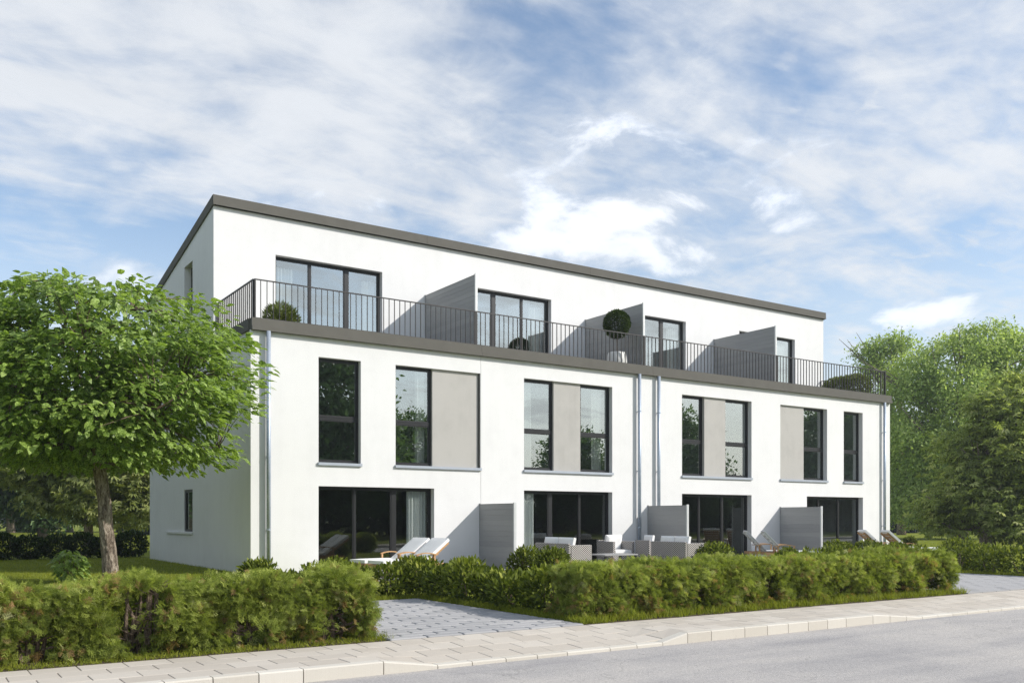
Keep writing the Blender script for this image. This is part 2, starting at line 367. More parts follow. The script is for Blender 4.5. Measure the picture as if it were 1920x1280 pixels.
# ------------------------------------------------------------------ mesh helpers
def tag(o, label=None, cat=None, group=None, kind=None):
    if label: o['label'] = label
    if cat: o['category'] = cat
    if group: o['group'] = group
    if kind: o['kind'] = kind
    return o
def link(o, parent=None):
    COL.objects.link(o)
    if parent is not None: o.parent = parent
    return o
def empty(name, loc=(0, 0, 0), rz=0.0):
    o = bpy.data.objects.new(name, None); o.location = loc; o.rotation_euler = (0, 0, rz)
    o.empty_display_size = .1
    return link(o)
class MB:
    def __init__(s): s.v = []; s.f = []
    def add(s, verts, faces):
        o = len(s.v); s.v += [tuple(p) for p in verts]; s.f += [tuple(i + o for i in f) for f in faces]; return s
    def box(s, x0, x1, y0, y1, z0, z1):
        return s.add([(x0, y0, z0), (x1, y0, z0), (x1, y1, z0), (x0, y1, z0), (x0, y0, z1), (x1, y0, z1), (x1, y1, z1), (x0, y1, z1)],
                     [(0, 3, 2, 1), (4, 5, 6, 7), (0, 1, 5, 4), (1, 2, 6, 5), (2, 3, 7, 6), (3, 0, 4, 7)])
    def rbox(s, x0, x1, y0, y1, z0, z1, c=.004):
        """box with chamfered upright and top edges"""
        r0 = [(x0 + c, y0), (x1 - c, y0), (x1, y0 + c), (x1, y1 - c), (x1 - c, y1), (x0 + c, y1), (x0, y1 - c), (x0, y0 + c)]
        r1 = [(x0 + 2 * c, y0 + c), (x1 - 2 * c, y0 + c), (x1 - c, y0 + 2 * c), (x1 - c, y1 - 2 * c), (x1 - 2 * c, y1 - c), (x0 + 2 * c, y1 - c), (x0 + c, y1 - 2 * c), (x0 + c, y0 + 2 * c)]
        vs = [(x, y, z0 + c) for x, y in r0] + [(x, y, z1 - c) for x, y in r0] + [(x, y, z1) for x, y in r1] + [(x, y, z0) for x, y in r1]
        fs = [(8, 9, 10, 11, 12, 13, 14, 15)[::1]]
        fs = []
        for i in range(8):
            j = (i + 1) % 8
            fs += [(i, j, 8 + j, 8 + i), (8 + i, 8 + j, 16 + j, 16 + i), (24 + i, 24 + j, j, i)]
        fs += [tuple(range(16, 24)), tuple(range(31, 23, -1))]
        return s.add(vs, fs)
    def tube(s, pts, rad, n=8, caps=True):
        pts = [Vector(p) for p in pts]
        if isinstance(rad, (int, float)): rad = [rad] * len(pts)
        o = len(s.v); up = None
        for i, p in enumerate(pts):
            d = (pts[min(i + 1, len(pts) - 1)] - pts[max(i - 1, 0)]).normalized()
            if up is None:
                up = Vector((0, 0, 1)) if abs(d.z) < .9 else Vector((1, 0, 0))
            a = d.cross(up).normalized(); b = a.cross(d).normalized(); up = b
            for k in range(n):
                t = 2 * math.pi * k / n
                s.v.append(tuple(p + (a * math.cos(t) + b * math.sin(t)) * rad[i]))
        for i in range(len(pts) - 1):
            for k in range(n):
                j = (k + 1) % n
                s.f.append((o + i * n + k, o + (i + 1) * n + k, o + (i + 1) * n + j, o + i * n + j))
        if caps:
            s.f.append(tuple(o + k for k in range(n))); e = o + (len(pts) - 1) * n
            s.f.append(tuple(e + k for k in range(n - 1, -1, -1)))
        return s
    def lathe(s, prof, n=20, c=(0, 0, 0)):
        o = len(s.v)
        for r, z in prof:
            for k in range(n):
                t = 2 * math.pi * k / n; s.v.append((c[0] + r * math.cos(t), c[1] + r * math.sin(t), c[2] + z))
        for i in range(len(prof) - 1):
            for k in range(n):
                j = (k + 1) % n; s.f.append((o + i * n + k, o + i * n + j, o + (i + 1) * n + j, o + (i + 1) * n + k))
        return s
    def xform(s, m, start=0):
        for i in range(start, len(s.v)): s.v[i] = tuple(m @ Vector(s.v[i]))
        return s
    def mesh(s, name, mat, smooth=False):
        me = bpy.data.meshes.new(name); me.from_pydata(s.v, [], s.f); me.validate()
        if mat: me.materials.append(mat)
        if smooth: me.polygons.foreach_set('use_smooth', [True] * len(me.polygons))
        me.update(); return me
    def build(s, name, mat, parent=None, loc=(0, 0, 0), smooth=False, kind=None):
        o = bpy.data.objects.new(name, s.mesh(name, mat, smooth)); o.location = loc
        if kind: o['kind'] = kind
        return link(o, parent)
def box(name, b, mat, parent=None, kind=None):
    return MB().box(*b).build(name, mat, parent, kind=kind)
def inst(name, mesh, parent=None, mw=None, loc=None, rot=None):
    o = bpy.data.objects.new(name, mesh)
    if mw is not None: o.matrix_basis = mw
    if loc is not None: o.location = loc
    if rot is not None: o.rotation_euler = rot
    return link(o, parent)

def np_mesh(name, V, F, mat, tint=None, smooth=False):
    """V (n,3) float, F list of arrays of faces with equal corner counts"""
    me = bpy.data.meshes.new(name)
    loops = np.concatenate([f.reshape(-1) for f in F]).astype(np.int32)
    tot = np.concatenate([np.full(len(f), f.shape[1], np.int32) for f in F])
    start = np.zeros(len(tot), np.int32); start[1:] = np.cumsum(tot)[:-1]
    me.vertices.add(len(V)); me.vertices.foreach_set('co', V.astype(np.float32).reshape(-1))
    me.loops.add(len(loops)); me.loops.foreach_set('vertex_index', loops)
    me.polygons.add(len(tot)); me.polygons.foreach_set('loop_start', start); me.polygons.foreach_set('loop_total', tot)
    if tint is not None:
        a = me.attributes.new('tint', 'FLOAT', 'POINT'); a.data.foreach_set('value', tint.astype(np.float32))
    if smooth: me.polygons.foreach_set('use_smooth', np.ones(len(tot), bool))
    me.materials.append(mat); me.update(calc_edges=True)
    return me
def norm(a): return a / np.maximum(np.linalg.norm(a, axis=-1, keepdims=True), 1e-9)
def frames(d, n):
    """rotation matrices whose columns are side, d (leaf axis), n (leaf normal)"""
    d = norm(d); sdir = norm(np.cross(d, n)); n2 = np.cross(sdir, d)
    return np.stack([sdir, d, n2], axis=-1)
def scatter(name, tv, tf, pos, rot, scl, tint, mat, parent=None, loc=(0, 0, 0), smooth=False, kind=None):
    """copies of a small template (tv, tf) joined into one mesh"""
    tv = np.asarray(tv, float); n, k = len(pos), len(tv)
    scl = np.asarray(scl, float)
    if scl.ndim == 1: scl = scl[:, None]
    loc_v = tv[None] * scl[:, None, :] if scl.shape[1] == 3 else tv[None] * scl[:, :, None]
    V = np.einsum('nij,nkj->nki', rot, loc_v) + pos[:, None, :]
    off = (np.arange(n) * k)[:, None, None]
    groups = {}
    for f in tf: groups.setdefault(len(f), []).append(f)
    F = [(np.array(g)[None] + off).reshape(-1, c) for c, g in groups.items()]
    me = np_mesh(name, V.reshape(-1, 3), F, mat, np.repeat(tint, k), smooth)
    o = bpy.data.objects.new(name, me); o.location = loc
    if kind: o['kind'] = kind
    return link(o, parent)
# leaf templates lie along +y, facing +z
LEAF_V = [(0, 0, 0), (0, .34, .02), (0, .70, .0), (0, 1, -.10), (.25, .24, .05), (.22, .62, .03), (-.25, .24, .05), (-.22, .62, .03)]
LEAF_F = [(0, 4, 1), (0, 1, 6), (1, 4, 5, 2), (1, 2, 7, 6), (2, 5, 3), (2, 3, 7)]
LAU_V = [(x * .8, y, z) for x, y, z in LEAF_V]
KITE_V = [(0, 0, 0), (.26, .45, .05), (0, 1, -.08), (-.26, .45, .05)]
KITE_F = [(0, 1, 2), (0, 2, 3)]
def palmate():
    v, f = [], []
    for a, l in ((-75, .7), (-38, .92), (0, 1.0), (38, .92), (75, .7)):
        c, s_ = math.cos(R(a)), math.sin(R(a)); o = len(v)
        for x, y, z in [(0, 0.05, 0), (.15 * l, .62 * l, .02), (0, l, -.22), (-.15 * l, .62 * l, .02)]:
            v.append((x * c + y * s_, -x * s_ + y * c, z))
        f += [(o, o + 1, o + 2), (o, o + 2, o + 3)]
    return v, f
PALM_V, PALM_F = palmate()
def spray(nb=5, sub=2, seed=0):
    r = random.Random(seed); v, f = [], []
    def needle(p, d, l, w):
        w *= 1.35
        p = Vector(p); d = Vector(d).normalized(); sd_ = d.cross(Vector((0, 0, 1))).normalized() * w; o = len(v)
        z = Vector((0, 0, r.uniform(-.04, .04)))
        v.extend([tuple(p - sd_ * .6), tuple(p + sd_ * .6), tuple(p + d * l + z)]); f.append((o, o + 1, o + 2))
    needle((0, 0, 0), (0, 1, .02), 1.0, .035)
    for i in range(nb):
        y = .12 + .75 * i / nb
        for s_ in (-1, 1):
            l = (.52 - .30 * i / nb) * r.uniform(.8, 1.2)
            d = Vector((s_ * .75, .75, r.uniform(-.35, .35))).normalized()
            p = Vector((0, y, 0)); needle(p, d, l, .035)
            for q in range(sub):
                pp = p + d * l * (.3 + .35 * q)
                for t in ((s_ * .2, 1, r.uniform(-.4, .4)), (s_ * 1, .15, r.uniform(-.4, .4))):
                    needle(pp, t, l * .42, .03)
    return v, f
SPRAYS = [spray(4, 2, k) for k in range(3)]
BLADE_V = [(-.5, 0, 0), (.5, 0, 0), (.32, .55, .06), (-.32, .55, .06), (0, 1, .30)]
BLADE_F = [(0, 1, 2, 3), (3, 2, 4)]

def unit(n):
    return norm(rng.normal(size=(n, 3)))
def vary(n, v, s):
    return norm(np.broadcast_to(np.asarray(v, float), (n, 3)) + rng.normal(size=(n, 3)) * s)

# ------------------------------------------------------------------ ground, road, pavement
def sheet(name, xs, ys, z, mat, kind='structure'):
    V = [(x, y, z(y) if callable(z) else z) for y in ys for x in xs]
    nx = len(xs); Fc = [(j * nx + i, j * nx + i + 1, (j + 1) * nx + i + 1, (j + 1) * nx + i) for j in range(len(ys) - 1) for i in range(nx - 1)]
    return MB().add(V, Fc).build(name, mat, kind=kind)
KY0, KY1 = -14.28, -14.15                      # kerb front / back
def groundz(y): return -.28 if -20.6 < y < -12.0 else 0.0
b = MB()
ys = [-1800, -20.62, -20.6, -12.5, -12.48, 1800]; zs = [-.03, -.03, -.28, -.28, 0, 0]
V = [(x, y, z) for y, z in zip(ys, zs) for x in (-1800, 1800)]
b.add(V, [(2 * i, 2 * i + 1, 2 * i + 3, 2 * i + 2) for i in range(5)]); b.build('ground', LAWN, kind='structure')
# lawn strip between pavement and the ground sheet
sheet('verge', [-60, -2.62], [-12.95, -12.49], -.002, SOIL)
sheet('verge', [.20, 9.02], [-12.95, -12.49], -.002, SOIL)
sheet('verge', [15.0, 80], [-12.95, -12.49], -.002, LAWN)
MB().box(-80, 120, -20.5, KY0, -.30, -.125).build('road', ASPH, kind='structure')
MB().box(-80, 120, -22.6, -20.5, -.25, 0.0).build('far_pavement', SLAB, kind='structure')

pav = MB().box(-80, 120, KY1, -12.95, -.26, -.13).build('pavement', JOINT, kind='structure')
PROFILE = [(-80, 0), (-3.31, 0), (-2.72, 1), (.29, 1), (.69, 0), (4.4, 0), (5.4, 1), (16, 1), (17, 0), (120, 0)]
def drop(x): return float(np.interp(x, [p[0] for p in PROFILE], [p[1] for p in PROFILE])) * .085
SLAB_ME = {}
def piece(kind, lx, ly, h, mat, c=.004):
    key = (kind, round(lx, 3), round(ly, 3))
    if key not in SLAB_ME:
        SLAB_ME[key] = MB().rbox(-lx / 2, lx / 2, -ly / 2, ly / 2, -h, 0, c).mesh(kind, mat)
    return SLAB_ME[key]
pitch, rows, rd = .40, 4, (12.95 - 14.15) / -4
slabs = []
for r_ in range(rows):
    yc = -12.95 - rd * (r_ + .5)
    x = -7.4 + (.2 if r_ % 2 else 0)
    while x < 30:
        slabs.append((x + pitch / 2, yc)); x += pitch
def cam_d(x, y): return math.hypot(x - CAMLOC[0], y - CAMLOC[1])
vis = [s for s in slabs if s[0] > -7.2 + 0]
vis.sort(key=lambda s: cam_d(*s))
near_s, far_s = vis[:300], vis[300:]
def bent(m, x, y):
    """lower a slab's corners to the fall of the dropped kerb"""
    m.v = [(vx, vy, vz - drop(x + vx) * min(1, max(0, (-12.95 - y - vy) / 1.2))) for vx, vy, vz in m.v]
    return m
for x, y in near_s:
    d0, d1 = drop(x - pitch / 2), drop(x + pitch / 2)
    mw = Matrix.Translation((x, y, random.uniform(-.0012, .0012))) @ Matrix.Rotation(random.uniform(-.006, .006), 4, 'Z')
    if d0 == d1 == 0: inst('paving_slab', piece('paving_slab', pitch - .006, rd - .005, .06, SLAB), pav, mw)
    else: inst('paving_slab', bent(MB().rbox(-pitch / 2 + .003, pitch / 2 - .003, -rd / 2 + .0025, rd / 2 - .0025, -.06, 0, .004), x, y).mesh('paving_slab', SLAB), pav, mw)
b = MB()
for x, y in far_s:
    q = bent(MB().box(-pitch / 2 + .004, pitch / 2 - .004, -rd / 2 + .002, rd / 2 - .002, -.06, 0), x, y)
    b.add([(vx + x, vy + y, vz) for vx, vy, vz in q.v], q.f)
b.box(30, 118, -14.148, -12.952, -.06, 0); b.box(-78, -7.4, -14.148, -12.952, -.06, 0)
b.build('paving_slabs', SLAB, pav, kind='stuff')

kerb = MB().box(-80, 120, KY0 + .012, KY1 - .012, -.27, -.14).build('kerb', DJOINT, kind='structure')
kx = [-4.92 - .4 * i for i in range(8, 0, -1)] + [-4.92, -4.52, -4.11, -3.31, -2.72, -2.32, -1.91, -1.51, -1.11, -.51, -.11, .29, .69, 1.09, 1.68, 2.10, 2.50]
while kx[-1] < 24: kx.append(kx[-1] + (.6 if len(kx) % 7 == 0 else .4))
for x0, x1 in zip(kx[:-1], kx[1:]):
    g = .005; n_ = 4; c = .012; m = MB()
    secs = [x0 + g + (x1 - x0 - 2 * g) * i / n_ for i in range(n_ + 1)]
    V = []
    for x in secs:
        t = -drop(x)
        V += [(x, KY0, -.22), (x, KY0, t - c), (x, KY0 + c, t), (x, KY1 - .004, t), (x, KY1 - .004, -.22)]
    Fc = [(i * 5 + k, i * 5 + (k + 1) % 5, i * 5 + 5 + (k + 1) % 5, i * 5 + 5 + k)[::-1] for i in range(n_) for k in range(5)]
    Fc += [(0, 1, 2, 3, 4), tuple(n_ * 5 + k for k in (4, 3, 2, 1, 0))]
    m.add(V, Fc); m.build('kerbstone', KERBM, kerb)

def driveway(x0, x1, y0, y1, single):
    d = MB().box(x0, x1, y0, y1, -.25, -.03).build('driveway', DJOINT, kind='structure')
    lx, ly = .48, .20; b = MB(); r_ = 0; y = y0
    while y < y1 - .05:
        x = x0 - (lx / 2 if r_ % 2 else 0)
        while x < x1 - .02:
            a, e = max(x, x0), min(x + lx, x1)
            if e - a > .04:
                w = e - a - .014
                mw = Matrix.Translation(((a + e) / 2, y + ly / 2, .014 + random.uniform(-.002, .002))) @ Matrix.Rotation(random.uniform(-.004, .004), 4, 'Y')
                if single: inst('paver', piece('paver', w, ly - .026, .06, PAVER, .012), d, mw)
                else:
                    s0 = len(b.v); b.box(-w / 2, w / 2, -ly / 2 + .003, ly / 2 - .003, -.05, 0); b.xform(mw, s0)
            x += lx
        y += ly; r_ += 1
    if not single: b.build('pavers', PAVER, d, kind='stuff')
driveway(-2.58, .19, -12.94, -8.34, True)
driveway(9.05, 14.95, -12.94, -8.94, False)
# garden terraces in front of the doors
for x0, x1 in ((1.5, 6.5), (7.0, 12.85), (13.6, 19.2), (19.6, 25.0)):
    t = MB().box(x0, x1, -3.9, -.02, -.12, .004).build('terrace', DJOINT, kind='structure')
    nx = int((x1 - x0) / .5); ny = 7
    b = MB(); lx = (x1 - x0) / nx; ly = 3.88 / ny
    for i in range(nx):
        for j in range(ny):
            b.box(x0 + i * lx + .003, x0 + (i + 1) * lx - .003, -3.9 + j * ly + .003, -3.9 + (j + 1) * ly - .003, -.03, .025)
    b.build('terrace_slabs', TERR, t, kind='stuff')

# ------------------------------------------------------------------ the terraced house
LEN, DEP, SET = 25.9, 10.86, 3.19
H = empty('terraced_house', (0, 0, 0))
tag(H, 'white rendered row of terraced houses with dark fascia, roof terraces and grey window frames', 'building')

def wall(name, axis, fixed, out, u0, u1, z0, ztop, openings, thick, mat, parent):
    """wall in the plane axis=fixed ('y' or 'x'); out = -1/+1 is the outward side; ztop number or function of u"""
    zl = sorted({z0, *[o[2] for o in openings], *[o[3] for o in openings]})
    top = ztop if callable(ztop) else (lambda u: ztop)
    cuts_ = set()
    if callable(ztop) and abs(top(u1) - top(u0)) > 1e-6:
        for z in zl:
            q = u0 + (u1 - u0) * (z - top(u0)) / (top(u1) - top(u0))
            if u0 < q < u1: cuts_.add(q)
    us = sorted({u0, u1, *cuts_, *[o[0] for o in openings], *[o[1] for o in openings]})
    rows = [(zl[i], zl[i + 1]) for i in range(len(zl) - 1)] + [(zl[-1], None)]
    m = MB(); inn = fixed - out * thick
    def P(u, z, d): return (u, d, z) if axis == 'y' else (d, u, z)
    for a, e in zip(us[:-1], us[1:]):
        for zb, zt in rows:
            ta, te = (min(zt, top(a)), min(zt, top(e))) if zt is not None else (top(a), top(e))
            if max(ta, te) - zb < 1e-4 or min(ta, te) - zb < -1e-4: continue
            mid = ((a + e) / 2, (zb + (ta + te) / 2) / 2)
            if any(o[0] < mid[0] < o[1] and o[2] < mid[1] < o[3] for o in openings): continue
            m.add([P(a, zb, fixed), P(e, zb, fixed), P(e, te, fixed), P(a, ta, fixed)], [(0, 1, 2, 3)])
            m.add([P(a, zb, inn), P(e, zb, inn), P(e, te, inn), P(a, ta, inn)], [(3, 2, 1, 0)])
    for a, e, zb, zt in openings:
        for q in ([(a, zb), (a, zt)], [(e, zt), (e, zb)], [(a, zt), (e, zt)], [(e, zb), (a, zb)]):
            m.add([P(*q[0], fixed), P(*q[1], fixed), P(*q[1], inn), P(*q[0], inn)], [(0, 1, 2, 3)])
    m.add([P(u0, z0, fixed), P(u0, top(u0), fixed), P(u0, top(u0), inn), P(u0, z0, inn)], [(0, 1, 2, 3)])
    m.add([P(u1, z0, fixed), P(u1, top(u1), fixed), P(u1, top(u1), inn), P(u1, z0, inn)], [(3, 2, 1, 0)])
    return m.build(name, mat, parent)
ZB, ZT = 2.80, 5.50
doors = [(1.75, 5.11), (8.11, 11.47), (14.47, 17.83), (20.81, 24.16)]
groups1 = [(1.75, 2.92), (3.93, 6.605), (8.11, 11.47), (14.47, 17.83), (19.34, 21.98), (22.97, 24.14)]
front_open = [(a, e, -.05, 2.205) for a, e in doors] + [(a, e, ZB, ZT) for a, e in groups1]
TH = .36
JX = 6.62
wall('wall', 'y', 0.0, -1, 0, JX - .006, -.05, 6.0, [o for o in front_open if o[1] < JX], TH, WHITE, H)
wall('wall', 'y', 0.0, -1, JX + .006, LEN, -.05, 6.0, [o for o in front_open if o[0] > JX], TH, WHITE, H)
box('joint_filler', (JX - .05, JX + .05, .03, TH + .02, 0, 5.99), DJOINT, H)
UT = [(1.74, 5.07), (8.10, 11.43), (14.43, 17.77), (20.70, 24.05)]
def rooff(y): return 9.93 - .171 * (y - SET)
wall('wall', 'y', SET, -1, 0, LEN, 6.0, 9.93, [(a, e, 6.05, 8.865) for a, e in UT], TH, WHITE, H)
def sidetop(y): return rooff(y) if y >= SET - 1e-6 else 6.0
side_open = [(5.35, 6.31, .98, 2.24), (5.35, 6.30, 3.6, 5.4), (5.35, 6.28, 7.0, 8.93)]
UY = SET + TH + .0005
for xw, out_, ops in ((0.0, -1, side_open), (LEN, 1, [])):
    wall('wall', 'x', xw, out_, TH + .001, DEP, -.05, 6.0, [o for o in ops if o[3] < 6], TH, WHITE, H)
    wall('wall', 'x', xw, out_, UY, DEP, 6.0, rooff, [o for o in ops if o[2] > 6], TH, WHITE, H)
wall('wall', 'y', DEP, 1, TH + .001, LEN - TH - .001, -.05, rooff(DEP) - .02, [], .3, WHITE, H)
# interior: floors, ceilings, partitions (seen through the panes)
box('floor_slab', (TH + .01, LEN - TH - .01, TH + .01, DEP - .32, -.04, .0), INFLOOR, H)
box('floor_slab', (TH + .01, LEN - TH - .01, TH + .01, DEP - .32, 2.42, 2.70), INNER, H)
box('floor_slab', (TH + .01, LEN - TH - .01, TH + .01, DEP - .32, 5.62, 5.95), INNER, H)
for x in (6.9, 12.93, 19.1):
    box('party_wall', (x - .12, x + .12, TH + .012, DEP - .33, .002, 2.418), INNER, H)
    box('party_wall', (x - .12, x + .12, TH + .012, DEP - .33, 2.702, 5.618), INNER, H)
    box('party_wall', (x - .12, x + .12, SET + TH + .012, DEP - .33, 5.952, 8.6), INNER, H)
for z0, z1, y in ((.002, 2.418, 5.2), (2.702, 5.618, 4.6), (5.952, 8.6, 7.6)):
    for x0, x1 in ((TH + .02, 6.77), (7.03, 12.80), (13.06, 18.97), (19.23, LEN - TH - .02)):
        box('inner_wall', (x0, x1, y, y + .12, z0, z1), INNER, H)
# roof
m = MB(); y0, y1 = SET - .10, DEP + .12
def rp(y, dz): return rooff(y) + dz
V = [(0.02, y0 + .03, rp(y0, .03)), (LEN - .02, y0 + .03, rp(y0, .03)), (LEN - .02, y1, rp(y1, .03)), (.02, y1, rp(y1, .03)),
     (0.02, y0 + .03, rp(y0, .235)), (LEN - .02, y0 + .03, rp(y0, .235)), (LEN - .02, y1, rp(y1, .235)), (.02, y1, rp(y1, .235))]
m.add(V, [(0, 3, 2, 1), (4, 5, 6, 7), (0, 1, 5, 4), (1, 2, 6, 5), (2, 3, 7, 6), (3, 0, 4, 7)])
roof = m.build('roof', ROOFM, H)
seg = [-.04, 6.56, 13.06, 19.6, LEN + .05]
for a, e in zip(seg[:-1], seg[1:]):
    mm = MB().box(a + .003, e - .003, y0, y0 + .026, rp(y0, .0), rp(y0, .26))
    mm.box(a + .003, e - .003, y0 - .012, y0 - .001, rp(y0, -.012), rp(y0, .03))
    mm.build('roof_fascia', FASCIA, roof)
for x0, x1 in ((-.045, .015), (LEN - .015, LEN + .045)):
    m = MB(); V = []
    for dz0, dz1 in ((-.012, .26),):
        for x in (x0, x1):
            V += [(x, y0 + .03, rp(y0 + .03, dz0)), (x, y1, rp(y1, dz0)), (x, y1, rp(y1, dz1)), (x, y0 + .03, rp(y0 + .03, dz1))]
    m.add(V, [(3, 2, 1, 0), (4, 5, 6, 7), (0, 1, 5, 4), (1, 2, 6, 5), (2, 3, 7, 6), (3, 0, 4, 7)])
    m.build('verge_fascia', FASCIA, roof)

# roof terrace floor and its fascia band
box('roof_terrace_floor', (.08, LEN - .08, .08, SET - .002, 5.952, 6.02), TERR, H)
seg = [0.0, 6.60, 13.10, 19.4, LEN]
for i, (a, e) in enumerate(zip(seg[:-1], seg[1:])):
    m = MB(); a2, e2 = a + .003, e - .003
    m.box(a2, e2, -.085, .09, 6.085, 6.285)
    m.box(a2, e2, -.125, .09, 5.985, 6.083)
    m.build('terrace_fascia', FASCIA, H)
for x0, x1, xo0, xo1 in ((-.03, .09, -.05, .09), (LEN - .09, LEN + .03, LEN - .09, LEN + .05)):
    m = MB(); m.box(x0, x1, .092, SET - .003, 6.085, 6.285); m.box(xo0, xo1, .092, SET - .003, 5.985, 6.083)
    m.build('terrace_fascia', FASCIA, H)

# windows and doors -------------------------------------------------
def glazing(name, u0, u1, z0, z1, y, mull=(), transom=None, sill=None, fw=.055, axis='y', fixed_in=1, glass=None):
    """frame mesh (part) with panes, mullions, transom, sill as sub-parts. y = outer face of the frame"""
    d = .075
    def P(m, a, e, y0, y1, zb, zt):
        if axis == 'y': m.box(a, e, y0, y1, zb, zt)
        else: m.box(y0, y1, a, e, zb, zt)
    f = MB()
    P(f, u0, u0 + fw, y, y + d, z0, z1); P(f, u1 - fw, u1, y, y + d, z0, z1)
    P(f, u0 + fw, u1 - fw, y, y + d, z1 - fw, z1); P(f, u0 + fw, u1 - fw, y, y + d, z0, z0 + fw)
    fr = f.build(name, ANTH, H)
    edges = [u0 + fw] + [x for ab in mull for x in ab] + [u1 - fw]
    for a, e in mull:
        q = MB(); P(q, a, e, y + .004, y + d, z0 + fw, z1 - fw)
        if e - a > .14: P(q, a + .035, e - .06, y - .012, y + .003, z0 + fw, z1 - fw)
        q.build('mullion', ANTH, fr)
    zs = [(z0 + fw, z1 - fw)]
    if transom:
        q = MB(); P(q, u0 + fw, u1 - fw, y + .002, y + d, transom - .045, transom + .045); P(q, u0 + fw, u1 - fw, y - .01, y + .001, transom + .02, transom + .04)
        q.build('transom', ANTH, fr)
        zs = [(z0 + fw, transom - .045), (transom + .045, z1 - fw)]
    for i in range(0, len(edges), 2):
        for zb, zt in zs:
            a, e, sf = edges[i], edges[i + 1], .030
            q = MB(); yy = y + .014
            P(q, a, a + sf, yy, y + d - .004, zb, zt); P(q, e - sf, e, yy, y + d - .004, zb, zt)
            P(q, a + sf, e - sf, yy, y + d - .004, zt - sf, zt); P(q, a + sf, e - sf, yy, y + d - .004, zb, zb + sf)
            q.build('sash', ANTH, fr)
            q = MB(); P(q, a + sf, e - sf, y + .040, y + .050, zb + sf, zt - sf); q.build('pane', glass or GLASS, fr)
    return fr
def sill(parent, a, e, z, y_in):
    q = MB().box(a + .002, e - .002, -.002, y_in, z, z + .012)
    q.box(a - .02, e + .02, -.055, -.0021, z - .062, z + .010)
    q.build('window_sill', SILLM, parent)
FY = .15
TR = 3.97
w = glazing('window', 1.75, 2.92, ZB + .014, ZT, FY, transom=TR); sill(w, 1.75, 2.92, ZB, FY)
w = glazing('window', 3.93, 5.09, ZB + .014, ZT, FY, transom=TR); sill(w, 3.93, 6.605, ZB, FY - .075)
w = glazing('window', 8.11, 9.24, ZB + .014, ZT, FY, transom=TR); sill(w, 8.11, 11.47, ZB, FY - .075)
glazing('window', 10.26, 11.47, ZB + .014, ZT, FY, transom=TR)
w = glazing('window', 14.47, 15.58, ZB + .014, ZT, FY + .02, transom=TR); sill(w, 14.47, 17.83, ZB, FY - .075)
glazing('window', 16.60, 17.83, ZB + .014, ZT, FY + .02, transom=TR)
w = glazing('window', 20.72, 21.98, ZB + .014, ZT, FY + .03, transom=TR); sill(w, 19.34, 21.98, ZB, FY - .075)
w = glazing('window', 22.97, 24.14, ZB + .014, ZT, FY + .03, transom=TR); sill(w, 22.97, 24.14, ZB, FY)
for a, e in ((5.09, 6.60), (9.24, 10.26), (15.58, 16.60), (19.345, 20.72)):
    box('wall_panel', (a + .001, e - .001, .075, TH - .01, ZB + .013, ZT - .001), GREIGE, H)
glazing('terrace_door', 1.75, 5.11, .02, 2.205, .19, mull=((2.805, 2.845), (3.90, 4.02)), glass=DGLASS)
glazing('terrace_door', 8.11, 11.47, .02, 2.205, .19, mull=((9.13, 9.25), (10.30, 10.34)), glass=DGLASS)
glazing('terrace_door', 14.47, 17.83, .02, 2.205, .20, mull=((15.45, 15.49), (16.55, 16.61)), glass=DGLASS)
glazing('terrace_door', 20.81, 24.16, .02, 2.205, .20, mull=((21.725, 21.765), (22.90, 22.95)), glass=DGLASS)
glazing('terrace_door', 1.74, 5.07, 6.05, 8.865, SET + .18, mull=((2.81, 2.85), (3.92, 4.03)))
glazing('terrace_door', 8.10, 11.43, 6.05, 8.865, SET + .18, mull=((9.14, 9.26), (10.31, 10.35)))
glazing('terrace_door', 14.43, 17.77, 6.05, 8.865, SET + .16, mull=((15.45, 15.49), (16.61, 16.73)))
glazing('terrace_door', 20.70, 24.05, 6.05, 8.865, SET + .14, mull=((21.78, 21.83), (22.93, 22.97)))
# left gable windows
for a, e, zb, zt in side_open:
    fr = glazing('window', a, e, zb, zt, .20 if zb > 6 else .03, axis='x')
q = MB().box(-.045, -.002, 5.33, 8.45, .915, .975); q.box(-.002, .028, 5.352, 6.308, .98, .99); q.build('window_sill', WHITE, H)

# downpipes
for x in (.41, 12.51, 13.34, 25.40):
    p = MB().tube([(x, -.105, -.02), (x, -.105, 5.984)], .055, 14).build('downpipe', ZINC, H, smooth=True)
    for z in (1.1, 2.9, 4.8):
        q = MB().tube([(x, -.105, z - .018), (x, -.105, z + .018)], .060, 14); q.box(x - .015, x + .015, -.05, -.001, z - .012, z + .012)
        q.build('pipe_clip', ZINC, p)

# railing: one run per house along the front, one each side
def railing(p0, p1, n, posts=True):
    p0, p1 = Vector(p0), Vector(p1); d = (p1 - p0); ln = d.length; u = d.normalized(); ang = math.atan2(u.y, u.x)
    rl = MB(); rl.box(0, ln, -.022, .022, .96, .985)
    rl.box(0, ln, -.012, .012, .02, .040)
    o = rl.build('railing', RAILM, H, loc=p0); o.rotation_euler = (0, 0, ang)
    q = MB().box(-.006, .006, -.016, .016, .041, .959).mesh('baluster', RAILM)
    for i in range(1, n): inst('baluster', q, o, loc=(ln * i / n, 0, 0))
    pm = MB().box(-.016, .016, -.021, .021, -.03, .959).mesh('railing_post', RAILM)
    for x in (.017, ln - .017): inst('railing_post', pm, o, loc=(x, 0, 0))
RZ = 6.285; RY = .06
RX0, RX1 = .10, LEN - .19
cuts = [RX0, 6.48, 12.86, 19.24, RX1]
for a, e in zip(cuts[:-1], cuts[1:]): railing((a + .01, RY, RZ), (e - .01, RY, RZ), 40)
railing((RX0, RY + .03, RZ), (RX0, SET - .01, RZ), 19)
railing((RX1, RY + .03, RZ), (RX1, SET - .01, RZ), 19)

